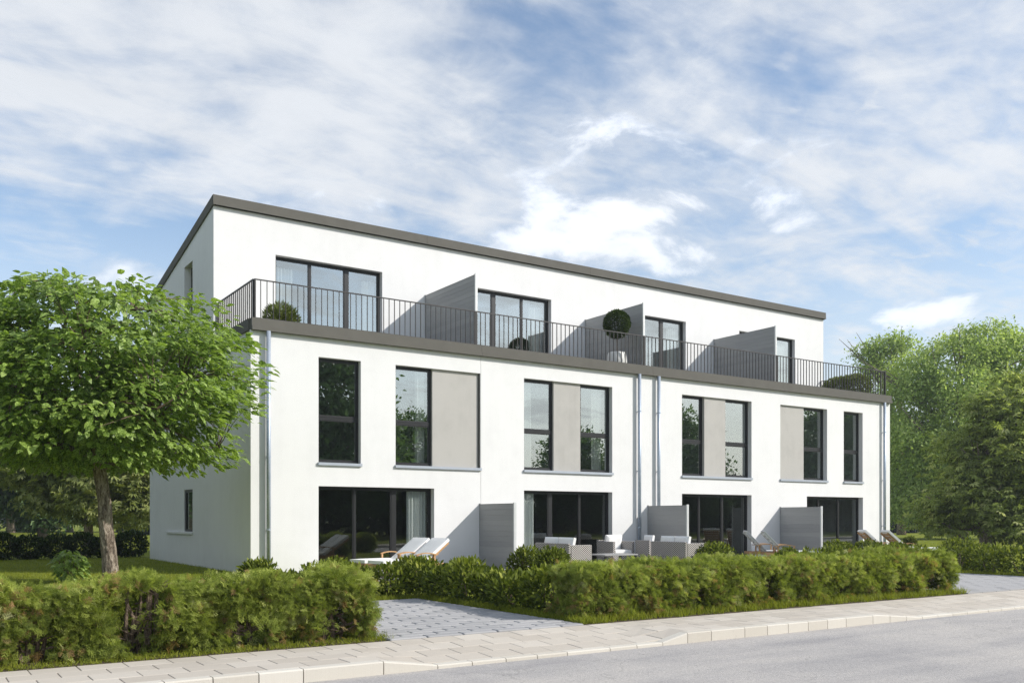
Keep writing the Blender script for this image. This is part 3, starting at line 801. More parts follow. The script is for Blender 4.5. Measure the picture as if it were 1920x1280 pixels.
# ------------------------------------------------------------------ privacy screens
def screen(label, x, y0, y1, z0, z1, group):
    t = empty('privacy_screen', (x, 0, z0)); tag(t, label, 'privacy screen', group)
    h = z1 - z0; n = round(h / .148); ph = (h - .03) / n
    me = MB().rbox(-.016, .016, y0 + .051, y1 - .026, .0002, ph - .0002, .0048).mesh('plank', SCREEN)
    for i in range(n): inst('plank', me, t, loc=(random.uniform(-.0012, .0012), 0, .012 + i * ph))
    MB().rbox(-.04, .04, y0, y0 + .05, 0, h + .02, .004).build('post', ALU, t)
    MB().rbox(-.025, .025, y1 - .025, y1, 0, h + .02, .003).build('post', SCREEN, t)
    MB().box(-.022, .022, y0 + .051, y1 - .026, .012 + n * ph, .012 + n * ph + .016).build('cap_rail', SCREEN, t)
g1, g2 = 'grey board privacy screens between the garden terraces', 'grey board privacy screens between the roof terraces'
screen('grey board screen on the garden terrace between the double lounger and the round laurel shrubs', 6.585, -1.81, -.002, 0.0, 1.79, g1)
screen('grey board screen on the garden terrace directly behind the wicker sofas', 12.965, -1.81, -.002, 0.0, 1.79, g1)
screen('grey board screen on the garden terrace behind the pair of sling loungers', 19.335, -1.81, -.002, 0.0, 1.79, g1)
screen('grey board screen on the roof terrace, largest of the three up there', 6.555, .13, SET - .002, 6.02, 8.35, g2)
screen('grey board screen on the roof terrace behind the clipped ball tree', 12.915, .13, SET - .002, 6.02, 8.35, g2)
screen('grey board screen on the roof terrace partly hiding the last upper door', 19.275, .13, SET - .002, 6.02, 8.35, g2)

# ------------------------------------------------------------------ curtains
def curtain(label, x0, x1, y, z0, z1):
    yn = y - .15; q_ = (x0 - CAMLOC[0]) / (y - CAMLOC[1]); x0 -= .15 * q_; x1 -= .15 * q_; y = yn
    n = max(16, int((x1 - x0) / .012)); m = MB(); ph = random.uniform(0, 6); V = []
    for zi in range(5):
        z = z0 + (z1 - z0) * zi / 4
        for i in range(n + 1):
            x = x0 + (x1 - x0) * i / n
            V.append((x, y + .035 * math.sin(x * 62 + ph + .25 * math.sin(z * 1.3)) + .012 * math.sin(x * 141 + ph), z))
    m.add(V, [(j * (n + 1) + i, j * (n + 1) + i + 1, (j + 1) * (n + 1) + i + 1, (j + 1) * (n + 1) + i) for j in range(4) for i in range(n)])
    o = m.build('curtain', CURT, smooth=True)
    tag(o, label, 'curtain', 'white sheer curtains behind the windows')
curtain('white sheer curtain inside the right pane of the garden door behind the double lounger', 4.50, 5.06, .45, .03, 2.19)
curtain('white sheer curtain inside the left edge of the garden door beside the wicker sofa', 8.15, 8.77, .45, .03, 2.19)
curtain('white sheer curtain in the upper window left of the widest grey wall panel', 4.76, 5.04, .45, 2.82, 5.48)
curtain('white sheer curtain in the upper window above the garden door beside the wicker sofa', 8.15, 8.66, .45, 2.82, 5.48)
curtain('white sheer curtain inside the upper window between the second grey panel and the paired downpipes', 10.98, 11.36, .45, 2.82, 5.48)
curtain('white curtain in the left pane of the roof terrace door by the spiky plant', 1.80, 2.42, SET + .48, 6.06, 8.6)
curtain('white curtain in the right pane of the roof terrace door by the spiky plant', 4.60, 5.03, SET + .48, 6.06, 8.6)
curtain('white sheer curtain in the roof terrace door left of the clipped ball tree', 10.80, 11.36, SET + .48, 6.06, 8.6)
curtain('white sheer curtain in the roof terrace door right of the ball tree screen', 17.2, 17.72, SET + .48, 6.06, 8.6)
curtain('white sheer curtain in the narrow visible pane of the last roof terrace door', 23.4, 23.98, SET + .48, 6.06, 8.6)

# ------------------------------------------------------------------ furniture
def cushion(x0, x1, y0, y1, z0, z1, n=6, puff=.5):
    """soft-edged pad"""
    m = MB(); V = []; k = n + 1
    for s in (0, 1):
        for j in range(k):
            for i in range(k):
                a, c_ = i / n * 2 - 1, j / n * 2 - 1
                e = (1 - abs(a) ** 5) * (1 - abs(c_) ** 5)
                zm = (z0 + z1) / 2; h = (z1 - z0) / 2 * (1 - puff + puff * e ** .5)
                V.append((x0 + (x1 - x0) * i / n, y0 + (y1 - y0) * j / n, zm + (h if s else -h)))
    Fc = []
    for j in range(n):
        for i in range(n):
            q = (j * k + i, j * k + i + 1, (j + 1) * k + i + 1, (j + 1) * k + i)
            Fc += [q[::-1], tuple(x + k * k for x in q)]
    ring = [i for i in range(k)] + [j * k + n for j in range(1, k)] + [n * k + i for i in range(n - 1, -1, -1)] + [j * k for j in range(n - 1, 0, -1)]
    for a, c_ in zip(ring, ring[1:] + ring[:1]): Fc.append((a, c_, c_ + k * k, a + k * k))
    return m.add(V, Fc)
def lounger(label, x, y, rz, wood=True, headh=.47, group=None, ln=2.0, wid=.68, mat=None):
    """head at local +x end"""
    t = empty('sun_lounger', (x, y, .025), rz); tag(t, label, 'sun lounger', group)
    fm = WOOD
    hw = wid / 2; bx = ln * .60 - ln / 2; seat = .30
    m = MB()
    for s in (-1, 1): m.rbox(-ln / 2, ln / 2 - .25, s * (hw - .03) - .022, s * (hw - .03) + .022, seat - .08, seat, .005)
    m.rbox(-ln / 2, -ln / 2 + .045, -hw + .054, hw - .054, seat - .08, seat - .004, .005)
    for i in range(9):
        xx = -ln / 2 + .1 + i * (bx + ln / 2 - .1) / 9; m.box(xx, xx + .07, -hw + .053, hw - .053, seat - .03, seat - .006)
    m.build('frame', fm, t)
    for sx in (-ln / 2 + .12, ln / 2 - .55):
        for s in (-1, 1):
            MB().rbox(sx - .025, sx + .025, s * (hw - .03) - .0225, s * (hw - .03) + .0225, 0, seat - .081, .004).build('leg', fm, t)
    ang = math.asin(headh / (ln * .40)); L_ = ln * .42
    rot = Matrix.Translation((bx, 0, seat + .0)) @ Matrix.Rotation(-ang, 4, 'Y')
    m = MB()
    for s in (-1, 1): m.rbox(0, L_, s * (hw - .07) - .02, s * (hw - .07) + .02, -.05, 0, .004)
    for i in range(6): m.box(.05 + i * L_ / 6.2, .05 + i * L_ / 6.2 + .07, -hw + .092, hw - .092, -.03, -.006)
    m.xform(rot).build('backrest', fm if mat is None else ALU, t)
    cm = mat or CUSH
    th = .10 if mat is None else .035
    cushion(-ln / 2 + .01, bx - .01, -hw + .015, hw - .015, seat + .002, seat + th, 6, .25).build('seat_cushion', cm, t, smooth=False)
    cushion(.02, L_ + .03, -hw + .015, hw - .015, .003, th, 6, .25).xform(rot).build('back_cushion', cm, t)
    for s in (-1, 1):
        pts = []
        for i in range(9):
            q = i / 8; pts.append((bx - .30 + q * .62, s * (hw + .012), seat + .20 + .045 * math.sin(math.pi * min(1, q * 1.1))))
        m = MB()
        V = []
        for px, py, pz in pts: V += [(px, py - .028, pz - .012), (px, py + .028, pz - .012), (px, py + .028, pz + .012), (px, py - .028, pz + .012)]
        Fc = [(4 * i + k, 4 * i + (k + 1) % 4, 4 * i + 4 + (k + 1) % 4, 4 * i + 4 + k)[::-1] for i in range(8) for k in range(4)] + [(0, 1, 2, 3), (35, 34, 33, 32)]
        m.add(V, Fc)
        m.box(bx - .285, bx - .245, s * (hw + .012) - .02, s * (hw + .012) + .02, seat - .06, seat + .19)
        m.box(bx + .20, bx + .24, s * (hw + .012) - .02, s * (hw + .012) + .02, seat - .06, seat + .20)
        m.build('armrest', fm, t)
    return t
gl = 'sun loungers on the garden terraces'
lounger('white cushioned wooden lounger by the first garden door, nearer one of the touching pair', 2.85, -2.98, R(8), group=gl)
lounger('white cushioned wooden lounger by the first garden door, farther one against the glass', 2.74, -2.22, R(8), group=gl)
def lounger_at(label, u_, t_, deg, ln, **kw):
    """place a lounger so that its headrest top stands on the sight line of picture column u_ at depth t_"""
    th = R(33.7); a = (u_ - 960) / 1724; c_, s_ = math.cos(R(deg)), math.sin(R(deg))
    hx = CAMLOC[0] + t_ * (a * math.cos(th) + math.sin(th)); hy = CAMLOC[1] + t_ * (-a * math.sin(th) + math.cos(th))
    return lounger(label, round(hx - c_ * ln * .42, 2), round(hy - s_ * ln * .42, 2), R(deg), ln=ln, **kw)
lounger_at('grey sling lounger before the third screen, left one nearer the wall', 1394, 29.6, 141, 2.1, headh=.60, group=gl, mat=SLING)
lounger_at('grey sling lounger before the third screen, right one nearer the hedge', 1427, 28.7, 141, 2.1, headh=.60, group=gl, mat=SLING)
lounger_at('wood backed lounger whose headrest shows before the last garden door', 1614, 31.6, 146, 2.1, headh=.56, group=gl)
lounger_at('wood backed lounger at the far house corner, its white pad and armrest in view', 1657, 30.6, 146, 2.1, headh=.56, group=gl)

def wicker_seat(name, label, x, y, rz, wid, dep=.78, back=.70, group='wicker seats around the terrace table'):
    """faces local +x; wid along local y"""
    t = empty(name, (x, y, .025), rz); tag(t, label, 'sofa' if wid > 1 else 'armchair', group)
    MB().rbox(-dep / 2, dep / 2, -wid / 2, wid / 2, .06, .26, .012).build('base', WICK, t)
    MB().rbox(-dep / 2, -dep / 2 + .09, -wid / 2, wid / 2, .262, back, .012).build('backrest', WICK, t)
    for s in (-1, 1):
        MB().rbox(-dep / 2 + .092, dep / 2, min(s * (wid / 2 - .10), s * wid / 2), max(s * (wid / 2 - .10), s * wid / 2), .262, back - .04, .012).build('arm', WICK, t)
    n = 2 if wid > 1.1 else 1; w = (wid - .22) / n
    for i in range(n):
        a = -wid / 2 + .11 + i * w
        cushion(-dep / 2 + .10, dep / 2 - .01, a + .005, a + w - .005, .264, .41, 6, .35).build('seat_cushion', CUSH, t)
        rot = Matrix.Translation((-dep / 2 + .11, a + w / 2, .42)) @ Matrix.Rotation(R(-78), 4, 'Y')
        cushion(0, .46, -w / 2 + .01, w / 2 - .01, -.20, -.02, 8, .55).xform(rot).build('back_cushion', CUSH, t)
    for sx in (-1, 1):
        for s in (-1, 1): MB().rbox(sx * (dep / 2 - .05) - .025, sx * (dep / 2 - .05) + .025, s * (wid / 2 - .05) - .025, s * (wid / 2 - .05) + .025, 0, .06, .003).build('leg', ANTH, t)
wicker_seat('sofa', 'grey wicker sofa seen from behind in front of the second garden door', 7.62, -2.55, 0, 1.52)
wicker_seat('sofa', 'grey wicker sofa seen from behind in front of the board screen', 11.35, -3.05, 0, 1.38)
wicker_seat('armchair', 'wicker armchair against the white wall, its seat and back cushion facing the street', 11.08, -.62, R(-90), .86)
wicker_seat('armchair', 'narrow wicker armchair with sunlit brown side, between armchair and right sofa', 11.80, -1.35, 0, .62, dep=.60)
# terrace table
t = empty('coffee_table', (9.4, -2.5, .025)); tag(t, 'low dark coffee table with grey top between the wicker sofas', 'table')
MB().rbox(-.6, .6, -.38, .38, .33, .37, .006).build('table_top', simple('table_stone', (.30, .30, .30), .6), t)
for sx in (-1, 1):
    for s in (-1, 1): MB().rbox(sx * .53 - .03, sx * .53 + .03, s * .31 - .03, s * .31 + .03, 0, .33, .003).build('leg', ANTH, t)

# ------------------------------------------------------------------ vegetation
def blob_shell(lobes, n, inner=.72, core=.66):
    """points near the surface of a union of ellipsoids -> pos, outward normal"""
    lobes = [(np.array(c, float), np.array(r, float)) for c, r in lobes]
    wgt = np.array([r[0] * r[1] + r[1] * r[2] + r[0] * r[2] for _, r in lobes]); wgt /= wgt.sum()
    P, Nn = [], []; need = n
    while need > 0:
        k = rng.choice(len(lobes), size=need * 2, p=wgt); u = unit(need * 2)
        C = np.array([l[0] for l in lobes])[k]; Rr = np.array([l[1] for l in lobes])[k]
        f = inner + (1 - inner) * rng.random((need * 2, 1)) ** .6
        p = C + u * Rr * f; nn = norm(u / Rr)
        keep = np.ones(len(p), bool)
        for c, r in lobes: keep &= (((p - c) / r) ** 2).sum(1) > core ** 2
        P.append(p[keep][:need]); Nn.append(nn[keep][:need]); need -= len(P[-1])
    return np.concatenate(P), np.concatenate(Nn)
def clumped(P, Nn, per, spread, flat=1.0):
    """expand cluster centres into leaves"""
    n = len(P) * per
    pos = np.repeat(P, per, 0) + rng.normal(size=(n, 3)) * spread * np.array([1, 1, flat])
    return pos, np.repeat(Nn, per, 0), np.repeat(rng.random(len(P)), per)

def bush(name, label, x, y, lobes, n=900, leaf=.10, mat=None, cat='shrub', group=None, stems=True, tmpl=None, upb=.5, zlow=.02):
    mat = mat or LEAF_LAUREL
    t = empty(name, (x, y, 0)); tag(t, label, cat, group)
    P, Nn = blob_shell(lobes, n, .55, .45)
    P2, N2 = blob_shell(lobes, n // 2, .30, .2)
    P = np.concatenate([P, P2]); Nn = np.concatenate([Nn, N2])
    k = P[:, 2] > zlow; P, Nn = P[k], Nn[k]; m_ = len(P)
    d = norm(Nn + np.array([0, 0, upb]) + rng.normal(size=(m_, 3)) * .55)
    nrm = norm(Nn * .4 + np.array([0, 0, 1]) + rng.normal(size=(m_, 3)) * .5)
    tv, tf = tmpl or (LAU_V, LEAF_F)
    top = max(c[2] + r[2] for c, r in lobes)
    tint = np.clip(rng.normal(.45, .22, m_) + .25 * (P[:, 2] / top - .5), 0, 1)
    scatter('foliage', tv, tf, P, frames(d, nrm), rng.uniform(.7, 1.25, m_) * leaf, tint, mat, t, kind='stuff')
    if stems:
        m = MB()
        for c, r in lobes:
            for q in range(3):
                a = random.uniform(0, 6.28); e = (c[0] + r[0] * .5 * math.cos(a), c[1] + r[1] * .5 * math.sin(a), c[2] + r[2] * .4)
                s0 = (c[0] + .06 * math.cos(a), c[1] + .06 * math.sin(a), 0)
                mid = tuple((s0[i] + e[i]) / 2 + random.uniform(-.04, .04) for i in range(3))
                m.tube([s0, mid, e], [.014, .010, .004], 5)
        m.build('stems', TWIG, t, kind='stuff')
    return t
def wobble_lobes(x0, x1, y0, y1, h, n, along='y'):
    out = []
    for i in range(n):
        f = (i + .5) / n
        cx = x0 + (x1 - x0) * f if along == 'x' else (x0 + x1) / 2
        cy = y0 + (y1 - y0) * f if along == 'y' else (y0 + y1) / 2
        hh = h * random.uniform(.86, 1.14)
        rr = .62 * max(abs(x1 - x0), abs(y1 - y0)) / n
        rw = min(abs(x1 - x0), abs(y1 - y0)) / 2
        rx, ry = (rr, rw) if along == 'x' else (rw, rr)
        out.append(((cx + random.uniform(-.05, .05), cy, hh * .5), (rx * random.uniform(.95, 1.15), ry * random.uniform(.95, 1.2), hh * .52)))
    return out

# --- near tree -----------------------------------------------------
TX, TY = -3.70, -2.95
T = empty('broadleaf_tree', (TX, TY, 0)); tag(T, 'large round crowned broadleaf tree with bright green leaves in front of the left gable', 'tree')
trunk = [(.02, .0, -.05), (0, 0, .10), (-.03, .02, .6), (-.10, .04, 1.2), (-.12, .05, 1.7), (-.20, .08, 2.3), (-.30, .10, 3.1), (-.36, .12, 4.0), (-.40, .14, 4.9)]
trad = [.20, .160, .140, .128, .122, .118, .095, .065, .03]
# trunk with furrowed bark relief
def barked(pts, rad, n, seg_, amp, seed):
    pts = [Vector(p) for p in pts]; m = MB(); rr = random.Random(seed); N_ = seg_
    cum_ = [0]
    for a, c_ in zip(pts[:-1], pts[1:]): cum_.append(cum_[-1] + (c_ - a).length)
    ph = [rr.uniform(0, 6.28) for _ in range(12)]
    for i in range(N_ + 1):
        s_ = cum_[-1] * i / N_
        c = Vector([float(np.interp(s_, cum_, [p[k] for p in pts])) for k in range(3)]); r0 = float(np.interp(s_, cum_, rad))
        for k in range(n):
            a = 2 * math.pi * k / n
            f = math.sin(a * 7 + ph[0] + 1.3 * math.sin(s_ * 3 + ph[1])) * .5 + math.sin(a * 13 + ph[2] + 2.1 * math.sin(s_ * 7.0 + ph[3])) * .35 + math.sin(a * 3 + s_ * 4 + ph[4]) * .3
            f += .5 * math.sin(s_ * 38 + 5 * math.sin(a * 4 + ph[5])) * math.sin(a * 9 + ph[6])
            rad_ = r0 * (1 + amp * f)
            m.v.append((c.x + rad_ * math.cos(a), c.y + rad_ * math.sin(a), c.z))
    for i in range(N_):
        for k in range(n):
            j = (k + 1) % n; m.f.append((i * n + k, i * n + j, (i + 1) * n + j, (i + 1) * n + k))
    return m
barked(trunk, trad, 44, 110, .075, 3).build('trunk', BARK, T, smooth=True)
CC = np.array([-.27, .12, 4.02]); CR = np.array([2.86, 2.78, 1.92])
ncl = 560
u = unit(ncl * 3)
u[:, 2] = np.sign(u[:, 2]) * np.abs(u[:, 2]) ** 1.1
f = .42 + .58 * rng.random(len(u)) ** .55
sup = (np.abs(norm(u)) ** 2.25).sum(1) ** (-1 / 2.25)
ctr = norm(u) * (f * sup)[:, None] * CR * (1 + .07 * np.sin(3 * np.arctan2(u[:, 1], u[:, 0]) + 1) + .045 * np.sin(7 * u[:, 0] + 5 * u[:, 2]) + .04 * np.sin(9 * u[:, 1] - 6 * u[:, 2]))[:, None]
ctr = ctr[ctr[:, 2] > -1.55][:ncl]
limbs = []
lm = []
for k in range(13):
    a = k * 2.4 + .4; h0 = 2.38 + .15 * k
    tx = float(np.interp(h0, [p[2] for p in trunk], [p[0] for p in trunk])); ty = float(np.interp(h0, [p[2] for p in trunk], [p[1] for p in trunk]))
    rch = (2.3 - .12 * k) * random.uniform(.85, 1.1); rise = .45 + .10 * k
    pts = [Vector((tx, ty, h0))]
    for q in range(1, 7):
        g = q / 6
        pts.append(Vector((tx + math.cos(a + .25 * math.sin(g * 4)) * rch * g, ty + math.sin(a + .25 * math.sin(g * 4)) * rch * g, h0 + rise * g ** .8 + random.uniform(-.05, .05))))
    r0 = max(.03, .085 - .004 * k)
    MB().tube(pts, [r0 * (1 - .8 * q / 6) for q in range(7)], 7).build('limb', BARK, T, smooth=True)
    limbs += pts[2:]
lim = np.array([tuple(p) for p in limbs] + [(-.36, .12, z) for z in (3.4, 3.9, 4.4, 4.8)])
tw = MB()
for c in ctr + CC:
    d2 = ((lim - c) ** 2).sum(1); j = int(np.argmin(d2)); p0 = Vector(lim[j]); p1 = Vector(c)
    mid = (p0 + p1) / 2 + Vector((random.uniform(-.1, .1), random.uniform(-.1, .1), random.uniform(0, .14)))
    tw.tube([p0, mid, p1], [.016, .010, .004], 4, False)
tw.build('twigs', TWIG, T, kind='stuff')
per = 36
n = len(ctr) * per
outw = norm(ctr / CR)
edge = np.clip(np.linalg.norm(ctr / CR, axis=1), 0, 1)
oh = norm(outw * np.array([1, 1, .0]) + 1e-6)
a_ = rng.random(n) * 2 * math.pi; rr = .50 * rng.random(n) ** .5
oh_r = np.repeat(oh, per, 0); ow_r = np.repeat(outw, per, 0)
loc = np.stack([rr * np.cos(a_), rr * np.sin(a_), rng.normal(size=n) * .075], 1)
rad_out = (loc * oh_r).sum(1)
loc[:, 2] -= .22 * np.maximum(0, rad_out) + .20 * rr * np.maximum(0, -ow_r[:, 2])
pos = np.repeat(ctr + CC, per, 0) + loc
low_ = np.clip(-ow_r[:, 2], -.3, 1)
d = norm(oh_r * .8 + norm(loc * np.array([1, 1, 0]) + 1e-6) * .75 + rng.normal(size=(n, 3)) * .35 + np.array([0, 0, -.30]) - np.stack([0 * low_, 0 * low_, .55 * np.maximum(low_, 0)], 1))
nr = norm(np.array([0, 0, 1.0]) + oh_r * (.25 + .5 * np.maximum(low_, 0))[:, None] + rng.normal(size=(n, 3)) * .38)
rot = frames(d, nr); scl = rng.uniform(.13, .23, n)
tint = np.clip(np.repeat(rng.normal(.45, .10, len(ctr)), per) + rng.normal(0, .17, n), 0, 1)
view = np.array(CAMLOC) - np.array([TX, TY, 0])
vd = norm(view - pos)
front = (norm(pos - CC) * norm(view - CC)).sum(1) + .45 * np.abs((rot[:, :, 2] * vd).sum(1)) * 1.0 + 1.2 * (scl - .18) + .6 * (np.linalg.norm((pos - CC) / CR, axis=1) - .9)
order = np.argsort(-front); single = np.zeros(n, bool); single[order[:300]] = True
scatter('crown', LEAF_V, LEAF_F, pos[~single], rot[~single], scl[~single], tint[~single], LEAF_NEAR, T, kind='stuff')
leaf_me = MB().add(LEAF_V, LEAF_F).mesh('leaf', LEAF_NEAR_R)
for i in np.nonzero(single)[0]:
    mw = Matrix([[*(rot[i][r_] * scl[i]), pos[i][r_]] for r_ in range(3)] + [[0, 0, 0, 1]])
    inst('leaf', leaf_me, T, mw)

# --- thuja hedges along the pavement ------------------------------
def thuja(label, x0, x1, y0, y1, h, gaps, seed, end_l=True, end_r=True):
    global rng
    rng = np.random.default_rng(seed)
    t = empty('thuja_hedge', (0, 0, 0)); tag(t, label, 'hedge', 'clipped thuja hedges along the pavement')
    ln = x1 - x0
    def prof(x):   # surface wobble
        return .02 * np.sin(x * 3.1 + seed) + .02 * np.sin(x * 7.7 + 1) + .015 * np.sin(x * 15 + 2)
    specs = []
    def face(n, kind):
        a, b_ = rng.random(n), rng.random(n)
        if kind == 'front': p = np.stack([x0 + ln * a, np.full(n, y0), .02 + (h - .02) * b_], 1); nn = (0, -1, 0)
        elif kind == 'top': p = np.stack([x0 + ln * a, y0 + (y1 - y0) * b_, np.full(n, h)], 1); nn = (0, 0, 1)
        elif kind == 'back': p = np.stack([x0 + ln * a, np.full(n, y1), .05 + (h - .05) * b_], 1); nn = (0, 1, 0)
        elif kind == 'l': p = np.stack([np.full(n, x0), y0 + (y1 - y0) * a, .05 + (h - .05) * b_], 1); nn = (-1, 0, 0)
        else: p = np.stack([np.full(n, x1), y0 + (y1 - y0) * a, .05 + (h - .05) * b_], 1); nn = (1, 0, 0)
        nn = np.broadcast_to(np.array(nn, float), (n, 3)).copy()
        lump = prof(p[:, 0]) + .045 * np.sin(p[:, 0] * 9 + p[:, 2] * 8 + seed) + .04 * np.sin(p[:, 0] * 5.3 - p[:, 2] * 11)
        depth = rng.random(n) ** 1.6 * .20
        p += nn * (lump - depth)[:, None]
        # rounded shoulders
        e = np.clip((p[:, 2] - (h - .14)) / .14, 0, 1)
        p[:, 1] += np.where(nn[:, 1] < -.5, e ** 2 * .04, 0)
        sh = np.clip((x0 + .25 - p[:, 0]) / .25, 0, 1) + np.clip((p[:, 0] - x1 + .25) / .25, 0, 1)
        p[:, 2] -= np.where(nn[:, 2] > .5, sh ** 2 * .05, 0)
        return p, nn, depth
    A = ln * h
    for kind, n in (('front', int(A * 2700)), ('top', int(ln * (y1 - y0) * 2100)), ('back', int(A * 350)), ('l', int(h * (y1 - y0) * 2000) if end_l else 0), ('r', int(h * (y1 - y0) * 2000) if end_r else 0)):
        if n: specs.append(face(n, kind))
    P = np.concatenate([s[0] for s in specs]); Nn = np.concatenate([s[1] for s in specs]); dp = np.concatenate([s[2] for s in specs])
    keep = np.ones(len(P), bool)
    for gx, gz, gw, gh in gaps:        # thin places that show the stems
        g = ((P[:, 0] - gx) / gw) ** 2 + ((P[:, 2] - gz) / gh) ** 2
        keep &= ~((g < 1) & (P[:, 1] < y0 + .46) & (rng.random(len(P)) < .97))
    thin = np.clip((.16 - P[:, 2]) / .16, 0, 1)
    keep &= rng.random(len(P)) > thin * .55
    P, Nn, dp = P[keep], Nn[keep], dp[keep]; n = len(P)
    c1 = np.sin(P[:, 0] * 4.1 + P[:, 2] * 7 + seed) * np.sin(P[:, 0] * 2.3 - P[:, 2] * 5 + 2) ; c2 = np.sin(P[:, 0] * 8.7 + P[:, 1] * 6 + P[:, 2] * 10)
    swirl = np.stack([np.sin(P[:, 0] * 6 + P[:, 2] * 9), np.zeros(n), np.cos(P[:, 0] * 5.1 - P[:, 2] * 7) * .8], 1)
    d = norm(Nn * np.where(Nn[:, 2:3] > .5, .30, .55) + swirl * .6 + rng.normal(size=(n, 3)) * .50 + np.array([0, 0, -.05]))
    nr = norm(rng.normal(size=(n, 3)) * .8 + Nn * .5 + np.array([0, 0, .5]))
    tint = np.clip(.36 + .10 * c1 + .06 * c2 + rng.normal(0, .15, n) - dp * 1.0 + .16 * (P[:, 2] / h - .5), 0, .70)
    pale = (np.sin(P[:, 0] * 5.7 + seed * 2) * np.sin(P[:, 2] * 9.1 + P[:, 0] * 2) > .80) & (rng.random(n) < .55)
    tint = np.where(pale, rng.uniform(.68, .80, n), tint)
    bp = np.sin(P[:, 0] * 3.7 + 1 + seed) * np.sin(P[:, 0] * 1.9 + P[:, 2] * 3) + .35 * c2
    brown = (rng.random(n) < np.clip(.035 + .38 * np.clip((.28 - P[:, 2]) / .28, 0, 1) * (bp > -.1) + .22 * (bp > .85) * (P[:, 2] > .3), 0, .6))
    tint = np.where(brown, rng.uniform(.84, 1.0, n), tint)
    ks = rng.integers(0, 3, n)
    for q in range(3):
        s_ = ks == q
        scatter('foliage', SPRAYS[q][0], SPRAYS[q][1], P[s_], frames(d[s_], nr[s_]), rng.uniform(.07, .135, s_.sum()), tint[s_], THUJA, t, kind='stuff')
    # shaded inner twigs
    n = int(ln * 420)
    P = np.stack([x0 + .12 + (ln - .24) * rng.random(n), y0 + .22 + (y1 - y0 - .4) * rng.random(n), .1 + (h - .22) * rng.random(n)], 1)
    for gx, gz, gw, gh in gaps:
        k = ((P[:, 0] - gx) / gw) ** 2 + ((P[:, 2] - gz) / gh) ** 2 > 1.1; P = P[k | (P[:, 1] > y0 + .44)]
    n = len(P)
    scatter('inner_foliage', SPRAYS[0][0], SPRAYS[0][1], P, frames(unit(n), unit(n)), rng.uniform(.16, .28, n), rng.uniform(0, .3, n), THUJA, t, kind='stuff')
    x = x0 + .3; rr = random.Random(seed)
    while x < x1 - .1:
        cy = y0 + rr.uniform(.22, .40); m = MB()
        top = (x + rr.uniform(-.12, .12), cy + .05, h * .8)
        m.tube([(x, cy, -.03), (x + rr.uniform(-.05, .05), cy, h * .3), top], [.030, .024, .008], 7)
        for q in range(9):
            z = .10 + h * .62 * q / 9; a = rr.uniform(0, 6.28) if q % 2 else rr.uniform(3.4, 6.0); l = rr.uniform(.16, .34)
            e = (x + l * math.cos(a), cy + l * .8 * math.sin(a), z + rr.uniform(.0, .2))
            m.tube([(x, cy, z), ((x + e[0]) / 2, (cy + e[1]) / 2, z + .02), e], [.013, .009, .003], 5)
        m.build('stem', TWIG, t); x += rr.uniform(.42, .62)
    for gx, gz, gw, gh in gaps:       # woody stems that show in the thin places
        m = MB(); cy = y0 + .24
        for q in range(3):
            bx_ = gx + rr.uniform(-.10, .10)
            m.tube([(bx_, cy + rr.uniform(-.05, .08), -.03), (bx_ + rr.uniform(-.05, .05), cy, gz), (bx_ + rr.uniform(-.14, .14), cy + .03, min(h * .92, gz + gh))], [.026, .020, .010], 7)
        for q in range(8):
            z = max(.06, gz + gh * rr.uniform(-.8, .6)); sx_ = rr.choice((-1, 1)); l = gw * rr.uniform(.8, 1.5)
            m.tube([(gx, cy, z), (gx + sx_ * l * .5, cy - .04, z + .05), (gx + sx_ * l, cy - rr.uniform(0, .16), z + rr.uniform(.02, .14))], [.012, .008, .003], 5)
        m.build('stem', TWIG, t)
    rng = np.random.default_rng(seed + 100)
gl_ = [(-5.22, .36, .22, .30), (-5.0, .60, .12, .10), (-3.05, .18, .28, .20), (-4.1, .20, .24, .15), (-6.1, .18, .24, .14)]
thuja('thuja hedge with bare brown stems showing, left of the block paved driveway', -8.6, -2.68, -12.74, -11.98, .71, gl_, 11, end_l=False)
gr_ = [(2.6, .20, .16, .18), (4.15, .36, .14, .30), (5.9, .18, .20, .14), (7.4, .16, .22, .15), (8.5, .24, .24, .26)]
thuja('long thuja hedge running from the driveway to the far paved entrance, grass at its foot', .40, 9.12, -12.63, -11.90, .695, gr_, 23)

